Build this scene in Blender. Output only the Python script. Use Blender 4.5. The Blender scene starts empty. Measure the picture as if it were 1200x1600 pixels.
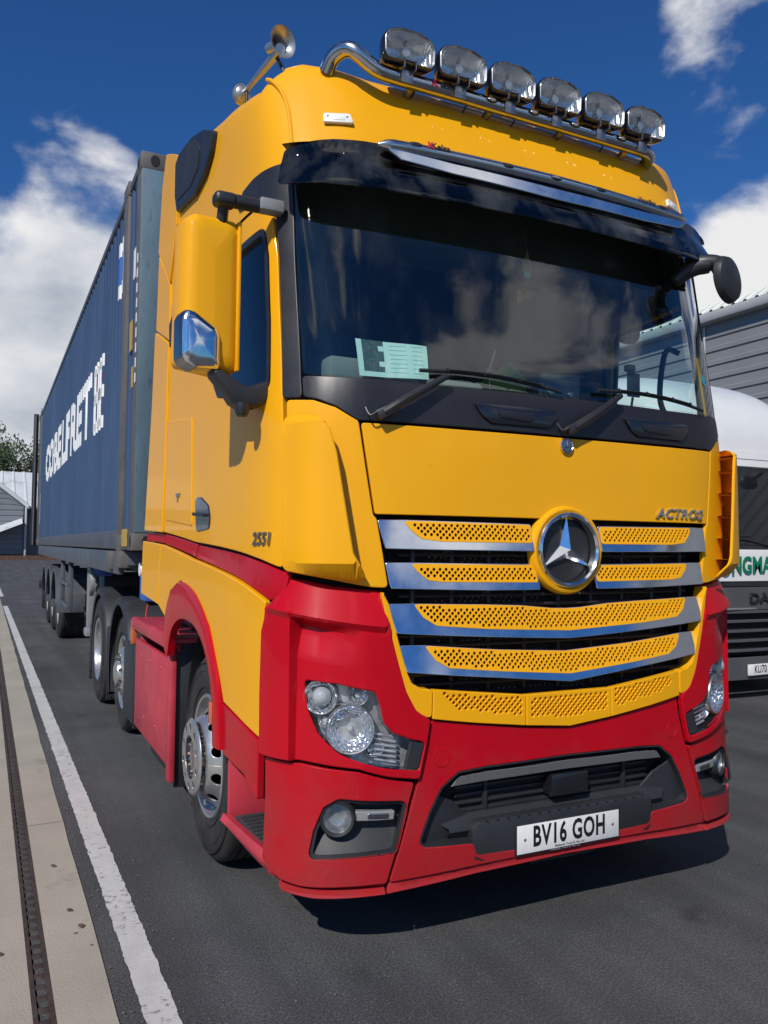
import bpy, bmesh, math, random
import numpy as np
from mathutils import Vector, Matrix
from mathutils.geometry import delaunay_2d_cdt
random.seed(7)
R = math.radians
scn = bpy.context.scene
C = scn.collection

# ------------------------------------------------------------------ camera
cam_d = bpy.data.cameras.new('camera'); cam = bpy.data.objects.new('camera', cam_d); C.objects.link(cam)
CP = (-2.16908, -2.65608, 1.55235); YAW, PITCH, ROLL, FPX = -0.453186, 0.0423507, 0.01064, 1257.975
_f = Vector((-math.sin(YAW)*math.cos(PITCH), math.cos(YAW)*math.cos(PITCH), math.sin(PITCH)))
_r = Vector((math.cos(YAW), math.sin(YAW), 0)); _u = _r.cross(_f)
_r2 = _r*math.cos(ROLL)+_u*math.sin(ROLL); _u2 = -_r*math.sin(ROLL)+_u*math.cos(ROLL)
m = Matrix((( _r2.x,_u2.x,-_f.x,CP[0]),(_r2.y,_u2.y,-_f.y,CP[1]),(_r2.z,_u2.z,-_f.z,CP[2]),(0,0,0,1)))
cam.matrix_world = m
cam_d.sensor_fit = 'VERTICAL'; cam_d.sensor_height = 32; cam_d.lens = 32*FPX/1600
cam_d.clip_start = .05; cam_d.clip_end = 3000
scn.camera = cam
scn.render.resolution_x = 768; scn.render.resolution_y = 1024

# ------------------------------------------------------------------ light
sd = Vector((-.88, -.80, 1.0)).normalized()          # towards the sun
SUN_EL = math.asin(sd.z); SUN_AZ = math.atan2(sd.x, sd.y)   # azimuth from +y, clockwise
sun_d = bpy.data.lights.new('sun', 'SUN'); sun_d.energy = 4.0; sun_d.angle = R(.5); sun_d.color = (1, .95, .88)
sun = bpy.data.objects.new('sun', sun_d); C.objects.link(sun)
sun.rotation_euler = sd.to_track_quat('Z', 'Y').to_euler()
scn.view_settings.view_transform = 'Standard'; scn.view_settings.look = 'None'
scn.view_settings.exposure = 0.04; scn.view_settings.gamma = 1

w = bpy.data.worlds.new('World'); scn.world = w; w.use_nodes = True
nt = w.node_tree; nt.nodes.clear()
def N(nt, t, **kw):
    n = nt.nodes.new(t)
    for k, v in kw.items():
        if k.startswith('i_'):
            key = k[2:]; key = int(key) if key.isdigit() else key.replace('_', ' ')
            n.inputs[key].default_value = v
        else: setattr(n, k, v)
    return n
def L(nt, a, b): nt.links.new(a, b)
def mth(nt, op, a, b=None, c=None, clamp=False):
    n = nt.nodes.new('ShaderNodeMath'); n.operation = op; n.use_clamp = clamp
    for i, x in enumerate((a, b, c)):
        if x is None: continue
        if isinstance(x, (int, float)): n.inputs[i].default_value = x
        else: nt.links.new(x, n.inputs[i])
    return n.outputs[0]
def ramp(nt, fac, stops, interp='LINEAR'):
    n = nt.nodes.new('ShaderNodeValToRGB'); n.color_ramp.interpolation = interp
    e = n.color_ramp.elements
    while len(e) < len(stops): e.new(.5)
    for i, (p, c) in enumerate(stops):
        e[i].position = p; e[i].color = (*c, 1) if len(c) == 3 else c
    nt.links.new(fac, n.inputs[0]); return n.outputs[0]
def mixc(nt, fac, a, b, blend='MIX'):
    n = nt.nodes.new('ShaderNodeMix'); n.data_type = 'RGBA'; n.blend_type = blend
    for s, x in ((n.inputs[0], fac), (n.inputs[6], a), (n.inputs[7], b)):
        if isinstance(x, (int, float)): s.default_value = x
        elif isinstance(x, (tuple, list)): s.default_value = (*x, 1) if len(x) == 3 else x
        else: nt.links.new(x, s)
    return n.outputs[2]
sky = N(nt, 'ShaderNodeTexSky'); sky.sky_type = 'NISHITA'; sky.sun_disc = False
sky.sun_elevation = SUN_EL; sky.sun_rotation = SUN_AZ; sky.air_density = 1.0; sky.dust_density = .2; sky.ozone_density = 4.0
tc = N(nt, 'ShaderNodeTexCoord'); G = tc.outputs['Generated']
sep = N(nt, 'ShaderNodeSeparateXYZ'); L(nt, G, sep.inputs[0])
az = mth(nt, 'ARCTAN2', sep.outputs[0], sep.outputs[1])      # compass angle from +y towards +x
el = mth(nt, 'ARCSINE', sep.outputs[2])
# banks of cloud: (compass angle, height angle, spread, spread, strength), radians
CLOUDS = [(.13,.20,.25,.225,.47),(.91,.30,.13,.13,.30),(.80,.43,.10,.07,.13),(.86,.58,.09,.08,.09),(.10,.66,.4,.17,-.32),(.46,.60,.22,.30,-.30),(.62,.28,.12,.12,-.1),(-.6,.3,.35,.35,-.25),(2.4,.62,.5,.3,.14)]  # last two: a gap and a bank out of view, added for reflections

# clouds: fractal noise on a flattened dome, with banks of cumulus placed by compass angle and height
mp = N(nt, 'ShaderNodeMapping'); L(nt, G, mp.inputs[0]); mp.inputs['Scale'].default_value = (1, 1, 1.7); mp.inputs['Location'].default_value = (3.1, 1.7, .4)
n1 = N(nt, 'ShaderNodeTexNoise', i_Scale=3.4, i_Detail=12.0, i_Roughness=.54, i_Distortion=.12); L(nt, mp.outputs[0], n1.inputs[0])
n2 = N(nt, 'ShaderNodeTexNoise', i_Scale=1.9, i_Detail=5.0, i_Roughness=.5); L(nt, mp.outputs[0], n2.inputs[0])
def bump(a0, e0, sa, se, amp):
    da = mth(nt, 'DIVIDE', mth(nt, 'SUBTRACT', az, a0), sa); de = mth(nt, 'DIVIDE', mth(nt, 'SUBTRACT', el, e0), se)
    q = mth(nt, 'ADD', mth(nt, 'MULTIPLY', da, da), mth(nt, 'MULTIPLY', de, de))
    return mth(nt, 'MULTIPLY', mth(nt, 'EXPONENT', mth(nt, 'MULTIPLY', q, -1.0)), amp)
cov = mth(nt, 'MULTIPLY', mth(nt, 'SUBTRACT', n2.outputs[0], .5), .5)
for b in CLOUDS: cov = mth(nt, 'ADD', cov, bump(*b))
dens = mth(nt, 'ADD', n1.outputs[0], cov)
mask = N(nt, 'ShaderNodeMapRange', interpolation_type='SMOOTHSTEP'); L(nt, dens, mask.inputs[0]); mask.inputs[1].default_value = .555; mask.inputs[2].default_value = .70
# light on the clouds: thin rims bright, thick cores and undersides grey
mp2 = N(nt, 'ShaderNodeMapping'); L(nt, mp.outputs[0], mp2.inputs[0]); mp2.inputs['Location'].default_value = (-.03, -.03, .10)
n3 = N(nt, 'ShaderNodeTexNoise', i_Scale=3.4, i_Detail=7.0, i_Roughness=.54, i_Distortion=.12); L(nt, mp2.outputs[0], n3.inputs[0])
n4 = N(nt, 'ShaderNodeTexNoise', i_Scale=2.6, i_Detail=4.0, i_Roughness=.5); L(nt, mp2.outputs[0], n4.inputs[0])
shade = mth(nt, 'ADD', mth(nt, 'MULTIPLY', mth(nt, 'SUBTRACT', n1.outputs[0], n3.outputs[0]), 2.2), mth(nt, 'MULTIPLY', mth(nt, 'SUBTRACT', dens, .62), -1.0))
shade = mth(nt, 'ADD', shade, mth(nt, 'ADD', mth(nt, 'MULTIPLY', el, 1.15), mth(nt, 'MULTIPLY', mth(nt, 'SUBTRACT', n4.outputs[0], .5), 1.6)))
ccol = ramp(nt, mth(nt, 'ADD', shade, .60, clamp=True), [(0, (.22, .26, .34)), (.35, (.38, .43, .52)), (.62, (.62, .66, .73)), (.85, (.82, .84, .88)), (1, (.95, .95, .96))])
bg1 = N(nt, 'ShaderNodeBackground'); bg1.inputs[1].default_value = .085
L(nt, mixc(nt, 1.0, sky.outputs[0], (.26, .60, 1.0), 'MULTIPLY'), bg1.inputs[0])
bg2 = N(nt, 'ShaderNodeBackground'); L(nt, ccol, bg2.inputs[0]); bg2.inputs[1].default_value = .86
mx = N(nt, 'ShaderNodeMixShader'); L(nt, mask.outputs[0], mx.inputs[0]); L(nt, bg1.outputs[0], mx.inputs[1]); L(nt, bg2.outputs[0], mx.inputs[2])
wo = N(nt, 'ShaderNodeOutputWorld'); L(nt, mx.outputs[0], wo.inputs[0])

# ------------------------------------------------------------------ materials
def mat(name, col, rough=.5, metal=0., coat=0., var=0., vscale=3., bump_=0., bscale=60., spec=.5, dirt=None, dscale=2., dthr=.55, detail=6., stretch=None):
    m = bpy.data.materials.new(name); m.use_nodes = True; t = m.node_tree; b = t.nodes['Principled BSDF']
    b.inputs['Base Color'].default_value = (*col, 1); b.inputs['Roughness'].default_value = rough
    b.inputs['Metallic'].default_value = metal; b.inputs['Coat Weight'].default_value = coat; b.inputs['Coat Roughness'].default_value = .04
    b.inputs['Specular IOR Level'].default_value = spec
    tcn = t.nodes.new('ShaderNodeTexCoord'); src = tcn.outputs['Object']
    if stretch:
        mm = t.nodes.new('ShaderNodeMapping'); mm.inputs['Scale'].default_value = stretch; t.links.new(src, mm.inputs[0]); src = mm.outputs[0]
    c = None
    if var:
        n = N(t, 'ShaderNodeTexNoise', i_Scale=vscale, i_Detail=detail, i_Roughness=.6); t.links.new(src, n.inputs[0])
        f = ramp(t, n.outputs[0], [(.3, (0, 0, 0)), (.7, (1, 1, 1))])
        c = mixc(t, f, tuple(max(0, v*(1-var)) for v in col), tuple(min(1, v*(1+var)) for v in col))
        rr = mth(t, 'ADD', mth(t, 'MULTIPLY', n.outputs[0], .25), max(0, rough-.12)); t.links.new(rr, b.inputs['Roughness'])
    if dirt:
        n = N(t, 'ShaderNodeTexNoise', i_Scale=dscale, i_Detail=10., i_Roughness=.7); t.links.new(src, n.inputs[0])
        f = N(t, 'ShaderNodeMapRange'); t.links.new(n.outputs[0], f.inputs[0]); f.inputs[1].default_value = dthr; f.inputs[2].default_value = dthr+.13
        c = mixc(t, f.outputs[0], c if c else col, dirt)
    if c: t.links.new(c, b.inputs['Base Color'])
    if bump_:
        n = N(t, 'ShaderNodeTexNoise', i_Scale=bscale, i_Detail=5., i_Roughness=.6); t.links.new(src, n.inputs[0])
        bn = N(t, 'ShaderNodeBump', i_Strength=bump_, i_Distance=.01); t.links.new(n.outputs[0], bn.inputs['Height']); t.links.new(bn.outputs[0], b.inputs['Normal'])
    return m
def glassmat(name, tint, rough=.0, ior=1.5, streak=False, gain=1.0, haze=.03):
    m = bpy.data.materials.new(name); m.use_nodes = True; t = m.node_tree; t.nodes.clear()
    tr = N(t, 'ShaderNodeBsdfTransparent'); tr.inputs[0].default_value = (*tint, 1)
    gl = N(t, 'ShaderNodeBsdfGlossy'); gl.inputs['Roughness'].default_value = rough; gl.inputs[0].default_value = (.95, .97, 1, 1)
    fr = N(t, 'ShaderNodeFresnel'); geo = N(t, 'ShaderNodeNewGeometry')
    t.links.new(mth(t, 'ADD', ior, mth(t, 'MULTIPLY', geo.outputs['Backfacing'], 1/ior-ior)), fr.inputs[0])
    k = mth(t, 'MULTIPLY', fr.outputs[0], gain, clamp=True)
    mx = N(t, 'ShaderNodeMixShader'); t.links.new(k, mx.inputs[0]); t.links.new(tr.outputs[0], mx.inputs[1]); t.links.new(gl.outputs[0], mx.inputs[2])
    last = mx.outputs[0]
    if streak:
        # faint road film on the glass
        tcn = N(t, 'ShaderNodeTexCoord'); mm = N(t, 'ShaderNodeMapping'); mm.inputs['Scale'].default_value = (3.5, 3.5, 1.4); t.links.new(tcn.outputs['Object'], mm.inputs[0])
        n = N(t, 'ShaderNodeTexNoise', i_Scale=2., i_Detail=8.); t.links.new(mm.outputs[0], n.inputs[0])
        f = N(t, 'ShaderNodeMapRange'); t.links.new(n.outputs[0], f.inputs[0]); f.inputs[1].default_value = .45; f.inputs[2].default_value = .8; f.inputs[3].default_value = .0; f.inputs[4].default_value = haze
        df = N(t, 'ShaderNodeBsdfDiffuse'); df.inputs[0].default_value = (.5, .55, .55, 1)
        m3 = N(t, 'ShaderNodeMixShader'); t.links.new(f.outputs[0], m3.inputs[0]); t.links.new(last, m3.inputs[1]); t.links.new(df.outputs[0], m3.inputs[2]); last = m3.outputs[0]
    o = N(t, 'ShaderNodeOutputMaterial'); t.links.new(last, o.inputs[0]); return m

YEL = mat('yellow_paint', (.81, .375, .006), .42, coat=.27, spec=.12, var=.03, vscale=2.2, bump_=.012, bscale=260)
RED = mat('red_paint', (.44, .0022, .011), .42, coat=.34, spec=.12, var=.05, vscale=3., bump_=.012, bscale=260)
REDOLD = mat('faded_red_paint', (.46, .035, .055), .5, coat=.1, var=.18, vscale=4., dirt=(.22, .10, .09), dscale=9, dthr=.62, bump_=.05)
def weather(m_, film, specks=True):
    # road film low on the body and sparse fly specks
    t = m_.node_tree; P = t.nodes['Principled BSDF']; src = P.inputs['Base Color'].links[0].from_socket
    tcn = N(t, 'ShaderNodeTexCoord'); sp = N(t, 'ShaderNodeSeparateXYZ'); t.links.new(tcn.outputs['Object'], sp.inputs[0])
    nz = N(t, 'ShaderNodeTexNoise', i_Scale=5., i_Detail=9., i_Roughness=.7); t.links.new(tcn.outputs['Object'], nz.inputs[0])
    h = N(t, 'ShaderNodeMapRange'); t.links.new(mth(t, 'ADD', sp.outputs[2], mth(t, 'MULTIPLY', mth(t, 'SUBTRACT', nz.outputs[0], .5), -1.1)), h.inputs[0]); h.inputs[1].default_value = .75; h.inputs[2].default_value = .12; h.inputs[3].default_value = 0.; h.inputs[4].default_value = .55
    c = mixc(t, h.outputs[0], src, film)
    v = N(t, 'ShaderNodeTexVoronoi', i_Scale=22.); t.links.new(tcn.outputs['Object'], v.inputs[0]); sc = N(t, 'ShaderNodeSeparateColor'); t.links.new(v.outputs['Color'], sc.inputs[0])
    k = mth(t, 'MULTIPLY', mth(t, 'LESS_THAN', v.outputs['Distance'], .045), mth(t, 'GREATER_THAN', sc.outputs[0], .86))
    c = mixc(t, mth(t, 'MULTIPLY', k, .7), c, (.05, .035, .02)); t.links.new(c, P.inputs['Base Color'])
    r0 = P.inputs['Roughness'].links[0].from_socket if P.inputs['Roughness'].links else None
    cw = P.inputs['Coat Weight'].default_value; t.links.new(mth(t, 'MULTIPLY', mth(t, 'SUBTRACT', 1.0, h.outputs[0]), cw), P.inputs['Coat Weight'])
weather(YEL, (.30, .20, .08)); weather(RED, (.16, .05, .045))
BLK = mat('black_plastic', (.020, .021, .024), .42, var=.2, vscale=8, bump_=.03, bscale=300)
BLKG = mat('black_gloss', (.010, .011, .015), .16, coat=.5, var=.1)
PANELB = mat('cowl_black', (.014, .013, .017), .38, coat=.1, var=.2, bump_=.02, bscale=200)
VIS = None
GREYP = mat('grey_plastic', (.020, .022, .026), .55, var=.15, vscale=5, bump_=.04, bscale=120, dirt=(.045, .045, .047), dscale=5, dthr=.62)
DARK = mat('dark_void', (.006, .006, .007), .8)
CHR = mat('chrome', (.78, .80, .83), .07, 1., var=.04, vscale=12)
STEEL = mat('brushed_steel', (.52, .52, .52), .18, 1., var=.06, vscale=14)
STEELD = mat('weathered_steel', (.36, .35, .34), .28, 1., var=.15, vscale=14)
ALU = mat('polished_alloy', (.50, .50, .49), .32, .8, var=.08, vscale=20, dirt=(.35, .30, .26), dscale=14, dthr=.66)
RUB = mat('tyre_rubber', (.020, .019, .018), .75, var=.3, vscale=6, dirt=(.05, .045, .04), dscale=4, dthr=.52, bump_=.1, bscale=80)
WHT = mat('white_plastic', (.75, .75, .72), .4)
PLATE = mat('plate_white', (.72, .72, .70), .35, var=.04, vscale=30)
INK = mat('black_ink', (.012, .012, .014), .4)
REDINK = mat('red_ink', (.6, .01, .05), .4)
LENSR = mat('amber_lens', (.55, .12, .04), .2, coat=.5)
GREYL = mat('light_grey', (.22, .23, .24), .5, var=.1)
GLASS = glassmat('windscreen_glass', (.78, .95, .91), ior=1.5, gain=2.0, streak=True)
SIDEG = glassmat('side_glass', (.84, .92, .93), ior=1.6)
LENS = glassmat('clear_lens', (.93, .95, .96), ior=1.5)
INTD = mat('interior_dark', (.060, .064, .066), .7, var=.2)
VIS = glassmat('visor_smoke', (.11, .085, .06), rough=.04, ior=1.55, streak=True, haze=.10)
INTG = mat('interior_trim', (.16, .16, .15), .7, var=.2)
SEATM = mat('seat_fabric', (.035, .038, .045), .9, var=.2, bump_=.1)

# ------------------------------------------------------------------ object helpers
def link(name, me, m=None, parent=None):
    o = bpy.data.objects.new(name, me); C.objects.link(o)
    if m:
        for x in (m if isinstance(m, (list, tuple)) else [m]): me.materials.append(x)
    if parent:
        o.parent = parent; o.matrix_parent_inverse = wmat(parent).inverted()
    return o
def wmat(o):
    return (wmat(o.parent) @ o.matrix_parent_inverse if o.parent else Matrix()) @ Matrix.LocRotScale(o.location, o.rotation_euler, o.scale)
def empty(name, loc=(0, 0, 0), rz=0):
    o = bpy.data.objects.new(name, None); o.empty_display_size = .3; C.objects.link(o); o.location = loc; o.rotation_euler = (0, 0, rz); return o
def tag(o, label=None, cat=None, group=None, kind=None):
    if label: o['label'] = label
    if cat: o['category'] = cat
    if group: o['group'] = group
    if kind: o['kind'] = kind
    return o
class MB:
    def __init__(s): s.bm = bmesh.new()
    def _add(s, tmp, M):
        if M is not None: bmesh.ops.transform(tmp, matrix=M, verts=tmp.verts)
        me = bpy.data.meshes.new('t'); tmp.to_mesh(me); tmp.free(); s.bm.from_mesh(me); bpy.data.meshes.remove(me); return s
    def box(s, c, d, M=None, bev=.006, seg=2, rz=0):
        t = bmesh.new(); bmesh.ops.create_cube(t, size=1)
        bmesh.ops.scale(t, vec=d, verts=t.verts)
        if bev: bmesh.ops.bevel(t, geom=t.edges[:], offset=min(bev, min(d)*.45), segments=seg, affect='EDGES', profile=.5)
        T = Matrix.Translation(c) @ Matrix.Rotation(rz, 4, 'Z')
        return s._add(t, (M @ T) if M is not None else T)
    def bb(s, x0, x1, y0, y1, z0, z1, bev=.006, M=None): return s.box(((x0+x1)/2, (y0+y1)/2, (z0+z1)/2), (abs(x1-x0), abs(y1-y0), abs(z1-z0)), M, bev)
    def lathe(s, prof, M=None, seg=32, sy=1.):
        # prof: (radius, height) along local z
        t = bmesh.new(); rings = []
        for r, h in prof:
            if r < 1e-5: rings.append([t.verts.new((0, 0, h))])
            else: rings.append([t.verts.new((r*math.cos(2*math.pi*i/seg), sy*r*math.sin(2*math.pi*i/seg), h)) for i in range(seg)])
        for a, b in zip(rings, rings[1:]):
            for i in range(seg):
                j = (i+1) % seg
                va = [a[i % len(a)], a[j % len(a)]] if len(a) > 1 else [a[0]]
                vb = [b[j % len(b)], b[i % len(b)]] if len(b) > 1 else [b[0]]
                f = va+vb
                if len(f) > 2: t.faces.new(f)
        bmesh.ops.recalc_face_normals(t, faces=t.faces)
        return s._add(t, M)
    def cyl(s, a, b, r, r2=None, seg=16, bev=0):
        a = Vector(a); b = Vector(b); d = b-a; h = d.length; r2 = r if r2 is None else r2
        M = Matrix.Translation(a) @ d.to_track_quat('Z', 'Y').to_matrix().to_4x4()
        return s.lathe([(0, 0), (r, 0), (r2, h), (0, h)], M, seg)
    def tube(s, pts, r, seg=12, smooth=0, caps=True):
        P = [Vector(p) for p in pts]
        if smooth:
            Q = []; n = len(P)
            for i in range(n-1):
                p0 = P[i-1] if i else P[i]*2-P[i+1]; p1 = P[i]; p2 = P[i+1]; p3 = P[i+2] if i+2 < n else P[i+1]*2-P[i]
                for k in range(smooth):
                    f = k/smooth; Q.append(.5*(2*p1+(p2-p0)*f+(2*p0-5*p1+4*p2-p3)*f*f+(3*p1-p0-3*p2+p3)*f**3))
            Q.append(P[-1]); P = Q
        rr = r if isinstance(r, (list, tuple)) else [r]*len(P)
        if len(rr) != len(P): rr = list(np.interp(np.linspace(0, 1, len(P)), np.linspace(0, 1, len(rr)), rr))
        t = bmesh.new(); rings = []; up = None
        for i, p in enumerate(P):
            d = (P[min(i+1, len(P)-1)]-P[max(i-1, 0)]).normalized()
            if up is None: up = Vector((0, 0, 1)) if abs(d.z) < .9 else Vector((1, 0, 0))
            sx = d.cross(up).normalized(); up = sx.cross(d).normalized()
            rings.append([t.verts.new(p+(sx*math.cos(a)+up*math.sin(a))*rr[i]) for a in (2*math.pi*k/seg for k in range(seg))])
        for a, b in zip(rings, rings[1:]):
            for i in range(seg): t.faces.new((a[i], a[(i+1) % seg], b[(i+1) % seg], b[i]))
        if caps: t.faces.new(rings[0][::-1]); t.faces.new(rings[-1])
        bmesh.ops.recalc_face_normals(t, faces=t.faces)
        return s._add(t, None)
    def prism(s, pts, d, M=None, bev=0., seg=2):
        # outline in local xy, extruded along +z by d
        t = bmesh.new(); v = [t.verts.new((*p, 0)) for p in pts]; f = t.faces.new(v)
        e = bmesh.ops.extrude_face_region(t, geom=[f]); vs = [x for x in e['geom'] if isinstance(x, bmesh.types.BMVert)]
        bmesh.ops.translate(t, vec=(0, 0, d), verts=vs); bmesh.ops.recalc_face_normals(t, faces=t.faces)
        if bev: bmesh.ops.bevel(t, geom=[x for x in t.edges if x.calc_face_angle(0) > .5], offset=bev, segments=seg, affect='EDGES', profile=.5)
        return s._add(t, M)
    def grid(s, rows, closed=False, flip=False):
        t = bmesh.new(); V = [[t.verts.new(p) for p in r] for r in rows]
        for a, b in zip(V, V[1:]):
            n = len(a)
            for i in range(n if closed else n-1):
                q = (a[i], a[(i+1) % n], b[(i+1) % n], b[i]); q = q[::-1] if flip else q
                try: t.faces.new(q)
                except ValueError: pass
        return s._add(t, None)
    def build(s, name, m, parent=None, ang=35, inv=None):
        me = bpy.data.meshes.new(name)
        if inv is not None: bmesh.ops.transform(s.bm, matrix=inv, verts=s.bm.verts)
        bmesh.ops.dissolve_degenerate(s.bm, dist=1e-6, edges=s.bm.edges)
        s.bm.to_mesh(me); s.bm.free(); me.shade_smooth(); me.set_sharp_from_angle(angle=R(ang))
        return link(name, me, m, parent)
# ------------------------------------------------------------------ the cab's body surface: (s, z) -> point
XS = np.array([0,-.30,-.60,-.85,-1.00,-1.10,-1.17,-1.205,-1.225,-1.235,-1.24,-1.24])
ROWS = [
 (0.20,[.05,.05,.06,.09,.13,.20,.31,.46,.75,1.30,2.1,3.2]),
 (0.45,[.03,.03,.04,.07,.12,.19,.30,.46,.75,1.30,2.1,3.2]),
 (0.80,[.03,.03,.05,.08,.13,.20,.31,.47,.75,1.30,2.1,3.2]),
 (1.20,[.04,.04,.055,.085,.135,.205,.315,.47,.75,1.30,2.1,3.2]),
 (1.60,[.045,.047,.06,.09,.14,.21,.32,.47,.75,1.30,2.1,3.2]),
 (2.00,[.055,.057,.07,.10,.15,.22,.33,.48,.75,1.30,2.1,3.2]),
 (2.20,[.075,.077,.09,.12,.175,.25,.35,.50,.77,1.30,2.1,3.2]),
 (2.60,[.15,.152,.165,.195,.25,.32,.42,.56,.80,1.32,2.1,3.2]),
 (3.00,[.23,.232,.245,.275,.33,.39,.48,.61,.84,1.34,2.1,3.2]),
 (3.30,[.30,.302,.315,.345,.40,.46,.54,.66,.88,1.36,2.1,3.2]),
 (3.60,[.42,.42,.43,.45,.50,.56,.63,.74,.95,1.40,2.1,3.2]),
 (4.00,[.62,.62,.63,.65,.70,.75,.82,.92,1.1,1.5,2.1,3.2])]
ZS = np.array([r[0] for r in ROWS]); YS = np.array([r[1] for r in ROWS])
def _crw(f): return .5*np.stack([-f+2*f*f-f**3, 2-5*f*f+3*f**3, f+4*f*f-3*f**3, -f*f+f**3])
def _pad(P): return np.concatenate([[2*P[0]-P[1]], P, [2*P[-1]-P[-2]]])
XP = _pad(XS); YP = _pad(np.apply_along_axis(_pad, 1, YS))
def SURF(u, v):
    u = np.asarray(u, float); v = np.asarray(v, float)
    sg = np.where(u < 0, -1., 1.); a = np.abs(u)
    k = np.interp(v, ZS, np.arange(len(ZS)))
    i = np.clip(np.floor(a).astype(int), 0, len(XS)-2); f = a-i; wu = _crw(f)
    j = np.clip(np.floor(k).astype(int), 0, len(ZS)-2); g = k-j; wv = _crw(g)
    x = sum(wu[q]*XP[i+q] for q in range(4))
    y = sum(wv[p]*wu[q]*YP[j+p, i+q] for p in range(4) for q in range(4))
    return np.stack([sg*x, y, v], -1)
SURF.sgn = -1
def PN(fn, u, v):
    e = 1e-3
    a = fn(u+e, v)-fn(u-e, v); b = fn(u, v+e)-fn(u, v-e)
    n = np.cross(a, b)*getattr(fn, 'sgn', 1); la = np.linalg.norm(n, axis=-1, keepdims=True)
    return n/np.maximum(la, 1e-12), np.linalg.norm(a, axis=-1)/(2*e), np.linalg.norm(b, axis=-1)/(2*e)
def flat(o, ex, ey):
    o, ex, ey = (np.array(q, float) for q in (o, ex, ey))
    def f(u, v): u = np.asarray(u, float)[..., None]; v = np.asarray(v, float)[..., None]; return o+u*ex+v*ey
    f.sgn = 1; return f
def inpoly(pts, poly):
    x, y = pts[:, 0], pts[:, 1]; r = np.zeros(len(pts), bool); n = len(poly)
    for i in range(n):
        x0, y0 = poly[i]; x1, y1 = poly[(i+1) % n]
        if y0 == y1: continue
        c = ((y0 > y) != (y1 > y)) & (x < (x1-x0)*(y-y0)/(y1-y0)+x0); r ^= c
    return r
def ccw(P):
    P = np.asarray(P, float); a = np.sum(P[:, 0]*np.roll(P[:, 1], -1)-np.roll(P[:, 0], -1)*P[:, 1])
    return P if a > 0 else P[::-1].copy()
def fillet(P, fn, r, seg=4):
    if not r: return P
    out = []; n = len(P)
    _, su, sv = PN(fn, P[:, 0], P[:, 1])
    for i in range(n):
        S = np.array([su[i], sv[i]]); p = P[i]*S; a = P[i-1]*S-p; b = P[(i+1) % n]*S-p
        la, lb = np.linalg.norm(a), np.linalg.norm(b); c = a@b/(la*lb+1e-12)
        if c < -.995: out.append(P[i]); continue
        ang = math.acos(max(-1, min(1, c))); d = min(r/math.tan(ang/2), .45*la, .45*lb)
        A = p+a/la*d; B = p+b/lb*d
        for k in range(seg+1):
            t = k/seg; out.append(((1-t)**2*A+2*t*(1-t)*p+t*t*B)/S)
    return np.array(out)
def densify(P, fn, du, dv):
    out = []
    for i in range(len(P)):
        a, b = P[i], P[(i+1) % len(P)]; n = max(1, int(math.ceil(max(abs(b[0]-a[0])/du, abs(b[1]-a[1])/dv)-1e-6)))
        for k in range(n): out.append(a+(b-a)*k/n)
    return np.array(out)
def inset(P, fn, d):
    _, su, sv = PN(fn, P[:, 0], P[:, 1]); S = np.stack([su, sv], -1); n = len(P); out = []
    for i in range(n):
        s = S[i]; p = P[i]*s; a = p-P[i-1]*s; b = P[(i+1) % n]*s-p
        a = a/(np.linalg.norm(a)+1e-12); b = b/(np.linalg.norm(b)+1e-12)
        na = np.array([-a[1], a[0]]); nb = np.array([-b[1], b[0]]); m_ = na+nb; q = m_@m_
        m_ = m_/max(q, .7)*2
        out.append((p+m_*d)/s)
    return np.array(out)
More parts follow.
